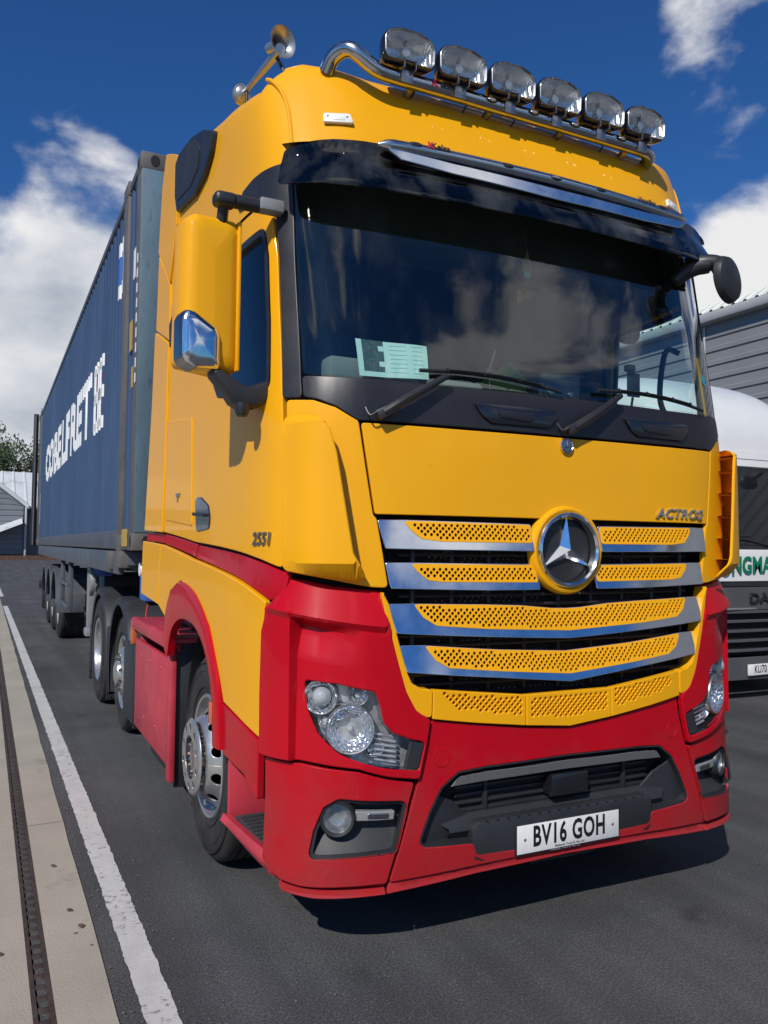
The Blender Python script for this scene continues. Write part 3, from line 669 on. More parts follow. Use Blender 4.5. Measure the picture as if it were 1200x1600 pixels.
    b = MB(); b.lathe([(.053,.0),(.05,-.01),(.035,-.03),(0,-.04)], M, 32); b.build('fog_reflector', mat('fog_bowl', (.30,.31,.33), .3, .6, var=.4, vscale=40), fo)
    b = MB(); b.lathe([(.054,.003),(.03,.010),(0,.012)], M, 32); b.build('fog_lens', LENS, fo)
    panel('side_strip', [(3.50,.566),(2.68,.560),(2.70,.527),(3.48,.530)], GREYL, fp, off=-.022, th=.03, bev=.005, gap=0, r=.006, side=sd_)
    panel('light_strip', [(3.2,.556),(2.78,.553),(2.79,.534),(3.2,.537)], STEELD, fp, off=-.018, th=.01, bev=.003, gap=0, r=.006, side=sd_)
    # lip along the foot of the bumper
    def lip_off(u, v): return .030-.05*np.clip((.262-v)/.06, 0, 1)
    panel('bumper_lip', [(2.83,.302),(3.7,.300),(5.0,.294),(5.75,.300),(6.50,.34),(6.3,.30),(5.6,.266),(4.6,.260),(2.84,.265)], RED, lo, off=lipo, th=.02, bev=.003, gap=.001, gu=.2, gv=.03, side=sd_, lines=[[(2.8,z),(6.6,z)] for z in (.268,.274,.286)])
IN = mirror_half([(0,.700),(1.33,.694),(1.72,.684),(1.98,.632),(2.16,.55),(2.37,.418),(1.50,.405),(1.47,.362),(0,.34)])
BM = mirror_half([(0,.812),(.69,.829),(1.51,.862),(2.13,.890),(2.18,.807),(2.325,.673),(2.79,.302),(1.45,.318),(0,.325)])
bm_off = lambda u, v: -.006+.012*np.clip((.60-v)/.3, 0, 1)
bm_ = panel('bumper_centre', BM, RED, T, off=bm_off, th=.03, bev=.004, gap=.0018, r=.01, holes=[IN], hr=.035, gu=.15, gv=.03)
panel('bumper_lip', mirror_half([(0,.325),(1.45,.318),(2.79,.302),(2.82,.265),(1.45,.285),(0,.292)]), RED, bm_, off=lambda u, v: np.interp(v, [.265,.30,.325], [.014,-.008,-.002]), th=.02, bev=.003, gap=.001, gu=.25, gv=.03, lines=[])
for s_ in (1.98, -1.98):
    M = frame(s_, .742, -.0058); b = MB(); b.lathe([(.034,.0),(.0335,.0022),(.031,.0026),(.030,.0006),(0,.0006)], M, 40); b.build('towing_cover', RED, bm_)
# intake bay: rim, mesh band, dark ribs, step plate
rim = MB(); A_ = densify(fillet(ccw(np.array(IN)), SURF, .035), SURF, .2, .07); n, _, _ = PN(SURF, A_[:, 0], A_[:, 1]); q = SURF(A_[:, 0], A_[:, 1]); f0 = bm_off(A_[:, 0], A_[:, 1])[:, None]
A2 = inset(A_, SURF, .007); q2 = SURF(A2[:, 0], A2[:, 1]); A3 = inset(A_, SURF, .009); q3 = SURF(A3[:, 0], A3[:, 1])
rim.grid([q+n*(f0-.004), q2+n*(f0-.004), q2+n*(f0-.014), q3-n*.10], closed=True); bay = rim.build('intake_rim', GREYP, T)
panel('intake_back', IN, DARK, bay, off=-.095, th=.005, bev=0, gap=-.004)
MSH = mat('fine_mesh', (.10, .10, .105), .5)
t = MSH.node_tree; tcn = N(t, 'ShaderNodeTexCoord'); mm = N(t, 'ShaderNodeMapping'); mm.inputs['Scale'].default_value = (190, 1, 260); t.links.new(tcn.outputs['Object'], mm.inputs[0])
ck = N(t, 'ShaderNodeTexVoronoi', i_Scale=1.); ck.inputs['Randomness'].default_value = 0; t.links.new(mm.outputs[0], ck.inputs[0])
t.links.new(ramp(t, ck.outputs[0], [(.3, (.005, .005, .006)), (.45, (.16, .16, .17))]), t.nodes['Principled BSDF'].inputs['Base Color'])
panel('intake_mesh', mirror_half([(0,.672),(1.3,.668),(1.66,.662),(1.72,.655),(1.80,.625),(1.3,.632),(0,.636)]), MSH, bay, off=-.022, th=.02, bev=.004, gap=0, gu=.3, gv=.02)
b = MB()
for zz in (.60, .57, .54, .51): b.bb(-.50, .50, .11, .15, zz-.006, zz+.006, .002)
for x in (-.36, .36): b.bb(x-.008, x+.008, .10, .16, .48, .63, .002)
b.build('intake_ribs', BLK, bay)
b = MB(); b.bb(-.07, .12, .05, .14, .53, .62, .008); b.build('radar_box', BLKG, bay)
for sd_ in (1, -1):
    panel('intake_cheek', [(1.32,.44),(1.5,.50),(1.72,.56),(2.02,.60),(2.16,.55),(2.37,.418),(1.50,.405)], GREYP, bay, off=lambda u, v: -.065+.03*np.clip((np.abs(u)-1.5)/.6, 0, 1), th=.01, bev=.004, gap=0, side=sd_, gu=.15, gv=.03)
b = MB()
b.grid([[(x, .135, .505) for x in np.linspace(-.62, .62, 9)], [(x, .10, .502) for x in np.linspace(-.62, .62, 9)], [(x, .055+.02*abs(x), .462) for x in np.linspace(-.55, .55, 9)], [(x, .052+.02*abs(x), .448) for x in np.linspace(-.55, .55, 9)], [(x, .09, .41) for x in np.linspace(-.55, .55, 9)]], flip=True)
stp = b.build('step_ledge', GREYP, bay)
b = MB(); b.prism([(-.46,.055),(-.43,.075),(.43,.075),(.46,.055),(.46,-.062),(.44,-.085),(-.42,-.085),(-.46,-.07)], .05, Matrix(((1,0,0,0),(0,0,-1,.085),(0,1,0,.41),(0,0,0,1))), bev=.008)
for k in range(17):
    x = -.40+.05*k; b.box((x, .050, .4870), (.008, .045, .006), None, .001)
sp = b.build('step_block', GREYP, bay)
# number plate
b = MB(); MP = Matrix(((1,0,0,0),(0,0,-1,.0330),(0,1,0,.3895),(0,0,0,1)))
b.prism([(-.268,-.064),(.268,-.064),(.268,.062),(-.268,.062)], .006, MP, bev=.002); pf = b.build('plate_holder', BLK, T)
b = MB(); b.prism([(-.26,-.0555),(.26,-.0555),(.26,.0555),(-.26,.0555)], .004, MP@Matrix.Translation((0,0,.006)), bev=.001); pl = b.build('number_plate', PLATE, pf)
text('plate_characters', 'BV16 GOH', INK, pl, MP@Matrix.Translation((0,.003,.0112)), .112, .0006, .66, .0030, 1.09)
text('plate_small_print', 'Midlands Truck & Van Ltd', INK, pl, MP@Matrix.Translation((0,-.046,.0108)), .013, .0004, 1.1, .0001, 1.0)
text('holder_lettering', 'Midlands Truck & Van Ltd', GREYL, pf, MP@Matrix.Translation((-.02,-.0605,.0066)), .011, .0004, 1.3, .0002, 1.0)
b = MB()
for x in (-.225, .225): b.lathe([(0,.0),(.006,.0),(.006,.002),(0,.004)], MP@Matrix.Translation((x,0,.0105)), 12)
b.build('plate_screws', ALU, pl)
b = MB(); b.bb(-.17, .17, .06, .14, .27, .335, .01); b.build('plate_bracket', BLK, T)

# --- sun visor: smoked band standing off the roof, chrome moulding and marker bar
def vis_off(u, v):
    return .085+.055*np.clip((3.10-v)/.16, 0, 1)-.02*np.clip((np.abs(u)-4)/1.2, 0, 1)
VZ = mirror_half([(0,3.165),(1.1,3.16),(2.2,3.155),(3.0,3.158),(3.65,3.158),(4.7,3.145),(5.15,3.128),(5.24,3.05),(5.22,2.95),(4.62,2.935),(3.2,2.915),(2.26,2.91),(1.2,2.912),(0,2.915)])
visor = panel('sun_visor', VZ, VIS, T, off=vis_off, th=.006, bev=.002, gap=0, r=.03, gu=.2, gv=.04, lines=[[(-5.3,3.10),(5.3,3.10)],[(-5.3,2.94),(5.3,2.94)]])
b = MB(); us = np.linspace(-5.15, 5.15, 60); n, _, _ = PN(SURF, us, np.full(60, 3.15)); q = SURF(us, np.full(60, 3.145)); b.grid([q+n*.084, q+n*.0+np.array([0,0,.012])], flip=False)
b.build('visor_top', BLK, visor)
for s_, z_ in ((2.9,2.975),(.9,2.97),(-.8,2.97),(-2.6,2.975),(4.7,3.09),(3.4,3.09)):
    b = MB(); b.lathe([(0,.0),(.008,.0),(.008,.003),(0,.005)], frame(s_, z_, float(vis_off(s_, z_))), 10); b.build('visor_screw', BLKG, visor)
ch = panel('visor_chrome', mirror_half([(0,3.085),(1.7,3.087),(2.72,3.100),(2.48,3.060),(1.7,3.044),(0,3.038)]), CHR, visor, off=lambda u, v: .142-.20*(3.10-np.asarray(v)), th=.012, bev=.003, gap=0, r=.006, gu=.2, gv=.03)
b = MB(); pts = []
for s_ in np.linspace(-2.82, 2.82, 50):
    pts.append(Vector(SURF(s_, 3.125+.012*(1-abs(s_)/2.8)))+Vector(PN(SURF, np.array([s_]), np.array([3.13]))[0][0])*.118)
b.tube(pts, [.008,.022]+[.027]*46+[.022,.008], 16)
vb = b.build('marker_bar', STEEL, visor)
for s_ in (2.25, .83, 0., -.83, -2.10):
    M = frame(s_, 3.135, .1385); b = MB(); b.lathe([(0,.010),(.022,.009),(.032,.005),(.034,-.003)], M, 24, sy=.36); mk = b.build('marker_lamp', BLK, vb)
    b = MB(); b.lathe([(0,.014),(.018,.0125),(.024,.008)], M, 20, sy=.30); b.build('marker_lens', LENS if s_ else ALU, mk)
text('bar_lettering', 'Kelsa', INK, vb, frame(1.87, 3.142, .1465), .036, .001, 1.1, .0012)
text('bar_letter', 'K', REDINK, vb, frame(2.02, 3.142, .1475), .038, .001, 1.1, .0014)
text('bar_lettering', 'VisorBar', INK, vb, frame(-1.74, 3.140, .1465), .034, .001, .95, .0008)

# --- roof cap: front shell of the high roof and the flank above the doors
def zt(a):   # height at which the side turns over into the roof
    return np.interp(a, [0, 2.6, 3.3, 4.3, 5.0, 5.8, 6.6, 7.6, 8.5, 9.3, 9.9, 10.1, 10.6], [3.50, 3.50, 3.53, 3.555, 3.54, 3.50, 3.46, 3.49, 3.56, 3.66, 3.76, 3.79, 3.80])
def roof_rows(us, zlo, off=0., rad=.10, zfun=zt, n_up=9):
    rows = []; top = zfun(np.abs(us))
    for k in range(n_up):
        z = zlo+(top-zlo)*k/(n_up-1); n, _, _ = PN(SURF, us, z); rows.append(SURF(us, z)+n*off)
    n, _, _ = PN(SURF, us, top); h = n.copy(); h[:, 2] = 0; h /= np.linalg.norm(h, axis=1)[:, None]
    base = rows[-1]; tdir = rows[-1]-rows[-2]; tdir /= np.linalg.norm(tdir, axis=1)[:, None]
    for k in range(1, 9):
        a = k/8*math.pi/2
        rows.append(base+tdir*rad*math.sin(a)-h*rad*(1-math.cos(a)))
    last = rows[-1]
    for k in (1, 2, 3):
        f = k/3; q = last.copy(); q[:, 0] = last[:, 0]*(1-.93*f); q[:, 1] = last[:, 1]+(1.5-last[:, 1])*f*.7*(np.abs(us) < 5.2)+0; q[:, 2] = last[:, 2]+.10*math.sin(f*math.pi/2); rows.append(q)
    return rows
us = np.linspace(-5.05, 5.05, 81)
b = MB(); rr = roof_rows(us, np.full(81, 3.10)); rr0 = rr[0].copy(); n, _, _ = PN(SURF, us, np.full(81, 3.10)); b.grid([rr[0]-n*.05]+rr); cap = b.build('roof_cap', YEL, T, ang=50)
for sd_ in (1, -1):
    us = np.linspace(5.05, 10.15, 60)*sd_
    zlo = np.interp(np.abs(us), [5.05, 5.9, 6.3, 7.8, 10.2], [3.10, 2.985, 2.985, 2.985, 2.985])
    b = MB(); rr = roof_rows(us, zlo, off=-.006, rad=.09); b.grid(rr, flip=(sd_ < 0)); rs = b.build('roof_side', YEL, T, ang=50)
    # soft step where the side shell meets the cap
    b = MB(); pts = [Vector(SURF(sd_*s_, z_)) for s_, z_ in ((5.9,3.54),(5.7,3.53),(5.4,3.49),(5.2,3.44),(5.07,3.38),(5.03,3.30),(5.03,3.2),(5.04,3.12))]
    b.tube(pts, .0085, 8, 4); b.build('shell_seam', YEL, cap)
b = MB(); b.grid([[(-1.02, .75, 3.66), (1.02, .75, 3.66)], [(-1.02, 1.5, 3.66), (1.02, 1.5, 3.66)], [(-1.02, 2.12, 3.8), (1.02, 2.12, 3.8)], [(-1.2, 2.13, 3.0), (1.2, 2.13, 3.0)], [(-1.2, 2.13, 1.3), (1.2, 2.13, 1.3)]])
b.build('cab_back', YEL, T)
for sd_ in (1, -1):
    M = frame(3.43*sd_, 3.312, .001); b = MB()
    pr = [(-.062,-.022),(.055,-.022),(.062,-.015),(.050,.020),(.042,.026),(-.058,.024),(-.064,.016)]
    b.prism([(x*(1 if sd_ > 0 else -1), y) for x, y in pr][::(1 if sd_ > 0 else -1)], .016, M, bev=.005); mk = b.build('roof_marker', WHT, T)
    b = MB(); b.prism([(-.028,-.012),(.026,-.012),(.026,.008),(-.028,.008)], .018, M, bev=.003); b.build('marker_lens', PLATE, mk)
    b = MB()
    for x in (-.045, .035): b.lathe([(0,.0175),(.004,.017),(.004,.015)], M@Matrix.Translation((x,.006,0)), 8)
    b.build('marker_screws', INK, mk)
# black ear on the roof side, in front of the side deflector
panel('roof_ear', [(8.98,3.68),(8.60,3.575),(8.72,3.495),(8.95,3.43),(9.30,3.405),(9.88,3.47),(9.95,3.58),(9.95,3.78),(9.83,3.80),(9.39,3.756)], BLK, T, off=.022, th=.05, bev=.008, gap=0, r=.02, both=True)
panel('roof_ear_inlay', [(9.25,3.71),(9.05,3.60),(9.15,3.50),(9.40,3.47),(9.84,3.52),(9.88,3.70),(9.7,3.77)], GREYP, T, off=.028, th=.01, bev=.004, gap=0, r=.02, both=True)
# side deflectors behind the cab, cut in three tiers
for k, (P, o_) in enumerate([([(9.88,3.81),(10.30,3.99),(10.40,3.82),(10.47,3.42),(10.12,3.12),(9.93,3.42)],.012), ([(10.12,3.11),(10.475,3.41),(10.50,3.10),(10.515,2.93),(10.10,2.76)],.006), ([(10.10,2.75),(10.515,2.92),(10.57,2.43),(10.72,1.637),(10.17,1.618),(10.12,2.3)],.012)]):
    panel('side_deflector', P, YEL, T, off=o_, th=.02, bev=.006, gap=.002, r=.012, both=True)
panel('deflector_notch', [(9.72,2.86),(9.74,2.78),(10.08,2.72),(10.10,2.86),(9.9,2.95)], BLK, T, off=.010, th=.02, bev=.004, gap=0, r=.01, both=True)
# --- doors, sleeper flank, stripes and lower panels
WIN = [(6.40,2.865),(6.24,2.73),(6.27,2.45),(6.42,2.19),(6.86,2.150),(7.98,2.182),(8.60,2.24),(8.74,2.32),(8.62,2.86),(7.78,2.856)]
DOOR = [(5.84,2.117),(5.75,1.457),(9.22,1.560),(9.21,2.257),(9.12,2.41),(9.05,2.88),(8.52,2.945),(7.77,2.965),(6.25,2.968),(5.96,2.935),(5.79,2.698)]
def door_off(u, v):
    a = np.abs(u); return .004+.014*np.exp(-((v-(2.02+.02*(a-6)))/.05)**2)*0+.010*np.clip((1.60-v)/.12, 0, 1)*0
for sd_ in (1, -1):
    d = panel('door', DOOR, YEL, T, off=.004, th=.03, bev=.005, gap=.004, r=.03, holes=[WIN], hr=.05, gu=.12, gv=.06, side=sd_)
    panel('door_window', WIN, SIDEG, d, off=-.014, th=.004, bev=0, gap=-.01, hr=.05, r=.05, side=sd_, back=False)
    # black rubber round the glass
    A_ = densify(fillet(ccw(np.array(WIN)*[sd_, 1]), SURF, .05), SURF, .1, .05); n, _, _ = PN(SURF, A_[:, 0], A_[:, 1]); q = SURF(A_[:, 0], A_[:, 1]); A2 = inset(A_, SURF, .028); q2 = SURF(A2[:, 0], A2[:, 1])
    b = MB(); b.grid([q+n*.006, q2+n*.004, q2-n*.012, q-n*.012], closed=True); b.build('window_seal', BLK, d)
    # handle
    h = panel('door_handle', [(9.20,1.790),(9.02,1.785),(8.80,1.74),(8.74,1.68),(8.76,1.625),(9.15,1.612)], BLKG, d, off=.010, th=.012, bev=.005, gap=0, r=.04, side=sd_)
    panel('handle_grip', [(9.17,1.712),(8.85,1.700),(8.85,1.685),(9.16,1.695)], GREYP, h, off=.03, th=.02, bev=.005, gap=0, r=.006, side=sd_)
    # sleeper side with the locker hatch
    b_ = panel('sleeper_side', [(9.23,1.562),(9.22,2.257),(9.13,2.41),(9.06,2.88),(8.9,2.985),(10.13,2.985),(10.10,2.5),(10.14,2.3),(10.16,1.620)], YEL, T, off=.0, th=.02, bev=.005, gap=.002, r=.01, side=sd_)
    panel('locker_hatch', [(9.36,2.215),(10.11,2.285),(10.12,1.690),(9.30,1.640)], YEL, b_, off=.006, th=.012, bev=.004, gap=.004, r=.03, side=sd_)
    M = frame(9.72*sd_, 1.82, .008); b = MB(); b.prism([(-.05,.012),(.05,.012),(.04,-.004),(.008,-.008),(.0,-.035),(-.016,-.035),(-.012,-.008),(-.045,-.004)], .003, M); b.build('hatch_emblem', STEELD, b_)
    # red stripe and yellow below it
    sf = lambda u, v: -.030+.020*np.clip((1.50-v)/.12, 0, 1)
    for P in ([(10.73,1.630),(10.18,1.613),(10.20,1.553),(10.77,1.573)], [(10.16,1.612),(9.20,1.553),(9.26,1.483),(10.19,1.551)], [(9.18,1.549),(5.62,1.444),(5.72,1.381),(6.10,1.343),(6.48,1.335),(9.25,1.479)]):
        panel('flank_stripe', P, RED, T, off=lambda u, v: -.014+.012*np.clip((1.5-v)/.12, 0, 1), th=.02, bev=.004, gap=.002, side=sd_, gv=.03)
    LY = [(10.19,1.551),(9.26,1.480),(6.49,1.333),(6.64,1.222),(6.62,.936),(6.72,.795),(7.5,.826),(8.19,.86),(8.33,.957),(8.67,1.166),(9.085,1.296),(9.572,1.353),(9.894,1.282),(10.04,1.13),(10.22,1.178)]
    panel('lower_side', LY, YEL, T, off=lambda u, v: .012-.022*np.exp(-((v-(1.02+.09*(np.abs(u)-6.6)))/.03)**2)*np.clip((7.6-np.abs(u)), 0, 1)*0, th=.025, bev=.006, gap=.003, r=.012, side=sd_)
    panel('rear_side', [(10.77,1.571),(10.215,1.551),(10.25,1.182),(10.80,1.215)], YEL, T, off=.010, th=.02, bev=.005, gap=.002, side=sd_)
    panel('front_red_side', [(8.45,.853),(8.20,.853),(6.74,.787),(6.80,.55),(7.4,.62),(8.20,.640)], RED, T, off=.012, th=.03, bev=.006, gap=.002, r=.01, side=sd_)
    # wheel arch flare
    oy = np.array([(2.16,1.02),(2.10,1.15),(1.98,1.27),(1.72,1.35),(1.40,1.315),(1.12,1.19),(.95,1.02),(.86,.85),(.83,.66)]); iy = np.array([(1.99,.92),(1.93,1.03),(1.84,1.105),(1.64,1.16),(1.38,1.155),(1.18,1.095),(1.04,1.0),(.955,.86),(.92,.66)])
    def cr(P, k=6):
        P = np.vstack([2*P[0]-P[1], P, 2*P[-1]-P[-2]]); o_ = []
        for i in range(1, len(P)-2):
            for j in range(k):
                o_.append((_crw(j/k)[:, None]*P[i-1:i+3]).sum(0))
        o_.append(P[-2]); return np.array(o_)
    oo, ii = cr(oy), cr(iy); X = -1.24*sd_; S = -sd_
    mk = lambda P, dx: np.stack([np.full(len(P), X+S*dx), P[:, 0], P[:, 1]], -1)
    mid = oo*.55+ii*.45
    b = MB(); b.grid([mk(oo, -.01), mk(oo, .014), mk(oo*.85+ii*.15, .020), mk(mid, .024), mk(oo*.12+ii*.88, .026), mk(ii, .020), mk(ii, -.02), mk(ii+(oo-ii)*.3, -.03)], flip=(sd_ < 0)); b.build('wheel_arch', RED, T, ang=60)
    b = MB(); Y = np.linspace(0, math.pi, 20); arc = np.array([(1.36+.64*math.cos(a), .56+.62*math.sin(a)) for a in Y]); b.grid([mk(arc, -.10), mk(arc, -.55)]); b.build('arch_liner', BLK, T)
    M = frame(8.42*sd_, .80, .016); b = MB(); b.box((0,0,.01), (.05,.10,.03), M, .008); b.build('side_marker_lamp', LENSR, T)
    # step behind the bumper corner
    sx = lambda x0, x1: (min(x0*-sd_, x1*-sd_), max(x0*-sd_, x1*-sd_))
    x0, x1 = sx(.98, 1.0); 
    b = MB(); b.bb(x0, x1, .36, .86, .36, .82, .003); st_ = b.build('step_well', RED, T)
    x0, x1 = sx(1.0, 1.175); b = MB(); b.bb(x0, x1, .38, .84, .345, .368, .004); b.build('step_tread', mat('tread_plate', (.045,.045,.048), .7, var=.4, vscale=30, bump_=.4, bscale=60), st_)
    b = MB()
    for k in range(9): b.bb(x0+.01*1, x1-.01, .42+.045*k, .432+.045*k, .366, .376, .002)
    b.build('tread_bars', GREYP, st_)
    rows = []
    for t_ in np.linspace(0, 1, 12):
        y = .34+.52*t_; xx = 1.178+.047*t_**.6; rows.append([(-sd_*(xx-.03), y, .372), (-sd_*xx, y, .378), (-sd_*(xx+.012), y, .35), (-sd_*(xx+.0), y, .305+.035*t_), (-sd_*(xx-.06), y, .275+.04*t_)])
    b = MB(); b.grid(rows, flip=sd_ > 0); b.build('step_sill', REDOLD, st_, ang=60)
    b = MB(); x0, x1 = sx(1.0, 1.2); b.bb(x0, x1, .86, .885, .34, .66, .004); b.build('arch_front_flap', REDOLD, T)
text('power_badge', '2551', STEELD, T, frame(6.80, 1.574, .0075), .072, .006, 1.08, .0012, 1.05, shear=.2)

KPOS = (1.42, 1.22, 2.93)
# --- door mirrors
for sd_ in (1,):
    def X(x): return x*sd_
    M = Matrix.Translation((-1.43*sd_, .50, 2.545))@Matrix.Rotation(R(8*sd_), 4, 'Z')
    pr = [(-.118,-.285),(-.105,-.305),(.09,-.325),(.112,-.30),(.118,.27),(.10,.302),(-.075,.300),(-.108,.27)]
    # body: rounded housing deeper towards the rear; front face slightly domed
    rows = []
    Pf = np.array(fillet(ccw(np.array(pr)), flat((0,0,0),(1,0,0),(0,1,0)), .035, 4))
    cx, cz = Pf.mean(0)
    for sc, y in ((0,-.088),(.55,-.086),(.80,-.078),(.90,-.068),(.96,-.052),(1.0,-.02),(1.0,.05),(.97,.068)):
        rows.append([M@Vector(((cx+(p[0]-cx)*sc)*sd_, y, cz+(p[1]-cz)*(1-(1-sc)*.5))) for p in Pf])
    b = MB(); b.grid(rows, closed=True); mh = b.build('mirror_housing', YEL, T, ang=55)
    b = MB(); b.box((.105*sd_, -.03, -.01), (.016, .115, .60), M, .007); b.build('housing_edge', YEL, mh)
    b = MB(); b.prism([(-.10,-.27),(.10,-.30),(.10,.28),(-.09,.28)], .006, M@Matrix(((sd_,0,0,0),(0,0,-1,.078),(0,1,0,0),(0,0,0,1))), bev=.002); b.build('mirror_glass', CHR, mh)
    # grey reflector patch wrapped round the lower outer corner
    rows = []
    patch = [(-.127,-.13),(-.112,-.095),(-.078,-.098),(.016,-.150),(.030,-.185),(.030,-.318),(-.07,-.322),(-.112,-.305),(-.126,-.28)]
    Q = np.array(fillet(ccw(np.array(patch)), flat((0,0,0),(1,0,0),(0,1,0)), .02, 4)); cx, cz = Q.mean(0)
    for sc, y in ((0,-.108),(.6,-.107),(.86,-.101),(.96,-.090),(1.0,-.07),(1.0,.0)):
        rows.append([M@Vector(((cx+(p[0]-cx)*sc)*sd_, y, cz+(p[1]-cz)*(sc if sc > .5 else sc))) for p in Q])
    b = MB(); b.grid(rows[:4], closed=True); b.build('corner_reflector', CHR, mh, ang=60)
    b = MB(); b.grid(rows[3:], closed=True); b.build('reflector_frame', STEELD, mh, ang=60)
    b = MB(); b.box((-1.28*sd_, .41, 2.903), (.26, .06, .044), None, .014, 3); b.box((-1.385*sd_, .41, 2.899), (.09, .075, .054), None, .02, 3)
    b.tube([(-1.385*sd_, .42, 2.89), (-1.385*sd_, .46, 2.80)], .022, 10); ar = b.build('mirror_arm', BLK, T)
    b = MB(); b.box((-1.20*sd_, .40, 2.905), (.10, .06, .05), None, .008); b.build('arm_mount', GREYL, ar)
    b = MB(); b.prism([(-1.425,2.222),(-1.40,2.245),(-1.31,2.192),(-1.27,2.176),(-1.20,2.21),(-1.165,2.20),(-1.17,2.15),(-1.222,2.10),(-1.29,2.086),(-1.335,2.11),(-1.365,2.155)], .11, Matrix(((1,0,0,0),(0,0,-1,.52),(0,1,0,0),(0,0,0,1))), bev=.018, seg=3)
    b.lathe([(0,-.03),(.02,-.03),(.028,-.015),(.028,.02),(0,.03)], Matrix.Translation((-1.30*sd_, .41, 2.085)), 14); b.build('mirror_arm', BLK, T)
# kerb mirror over the far door
KM = Matrix.Translation(KPOS)@Matrix.Rotation(R(15), 4, 'Z')@Matrix.Rotation(R(-8), 4, 'Y')
b = MB(); b.lathe([(0,-.05),(.06,-.046),(.10,-.03),(.118,0),(.120,.02),(.0,.024)], KM@Matrix.Rotation(R(90), 4, 'X'), 32, sy=.72); km = b.build('kerb_mirror', BLK, T)
b = MB(); b.tube([(1.22,KPOS[1]-.15,3.02),(1.34,KPOS[1]-.08,2.98),(KPOS[0],KPOS[1],KPOS[2]+.06)], [.03,.034,.03], 12, 5); b.build('mirror_arm', BLK, T)
# --- front mirror on the far corner
b = MB(); b.tube([(.86,.20,2.93),(.90,.14,2.94),(.95,.09,2.935),(.985,.06,2.90)], [.05,.045,.035,.03], 14, 5); fa = b.build('front_mirror_arm', BLK, T)
MM = Matrix.Translation((.965,.05,2.845))@Matrix.Rotation(R(10), 4, 'Z')@Matrix.Rotation(R(-28), 4, 'Y')@Matrix.Rotation(R(-90), 4, 'X')
b = MB(); b.lathe([(0,-.035),(.06,-.032),(.084,-.02),(.092,0),(.093,.012),(.088,.018)], MM, 32, sy=1.25); fh = b.build('front_mirror_housing', BLK, fa)
b = MB(); b.lathe([(0,.024),(.05,.022),(.072,.018)], MM, 32, sy=1.45); b.build('front_mirror_glass', mat('dark_mirror', (.25,.28,.28), .05, 1.), fh)
b = MB(); b.tube([(.80,.22,2.86),(.86,.17,2.92),(.92,.12,2.93)], [.03,.045,.04], 12, 4); b.build('mirror_bracket', BLK, fa)
# --- roof light bar with six driving lamps
b = MB()
half = [(-.10,.315,3.532),(-.44,.315,3.533),(-.686,.318,3.533),(-.776,.322,3.545),(-.850,.33,3.588),(-.885,.348,3.614),(-.912,.38,3.618),(-.936,.42,3.600),(-.945,.46,3.56)]
pts = [(x, y, z) for x, y, z in reversed(half)]+[(.10,.315,3.532),(.44,.315,3.532),(.66,.318,3.532),(.73,.33,3.53),(.775,.37,3.525),(.79,.43,3.51)]
b.tube(pts, .032, 20, 5); bar = b.build('light_bar', STEEL, T)
for x in (-.97, .97): pass
for x in (-.60, -.20, .20, .60):
    b = MB(); b.tube([(x, .32, 3.53), (x, .40, 3.50), (x, .45, 3.46)], .018, 10); b.build('bar_bracket', STEELD, bar)
for x in (-.228, 0, .235, .52):
    M = Matrix(((1,0,0,x),(0,0,-1,.286),(0,1,0,3.535),(0,0,0,1))); b = MB(); b.lathe([(0,.010),(.022,.009),(.030,.004),(.032,-.003)], M, 24, sy=.4); mk = b.build('marker_lamp', BLK, bar)
    b = MB(); b.lathe([(0,.014),(.016,.0125),(.022,.007)], M, 20, sy=.34); b.build('marker_lens', ALU, mk)
MK = lambda x: Matrix(((1,0,0,x),(0,0,-1,.282),(0,1,0,3.536),(0,0,0,1)))
text('bar_lettering', 'elsa', INK, bar, MK(-.455), .040, .001, 1.15, .0012); text('bar_letter', 'K', REDINK, bar, MK(-.515), .042, .001, 1.15, .0015)
REFL = mat('lamp_reflector', (.88,.89,.90), .16, .75, var=.2, vscale=30)
tt = REFL.node_tree; tcn = N(tt, 'ShaderNodeTexCoord'); mm = N(tt, 'ShaderNodeMapping'); mm.inputs['Scale'].default_value = (1, .02, .02); tt.links.new(tcn.outputs['Object'], mm.inputs[0])
wv = N(tt, 'ShaderNodeTexWave', i_Scale=38., i_Distortion=1.2); tt.links.new(mm.outputs[0], wv.inputs[0]); bn = N(tt, 'ShaderNodeBump', i_Strength=.55, i_Distance=.012); tt.links.new(wv.outputs[0], bn.inputs['Height']); tt.links.new(bn.outputs[0], tt.nodes['Principled BSDF'].inputs['Normal'])
proto = None
LS = [(-.118,-.050),(-.100,-.070),(.100,-.070),(.118,-.050),(.121,.020),(.098,.052),(.045,.070),(-.045,.070),(-.098,.052),(-.121,.020)]
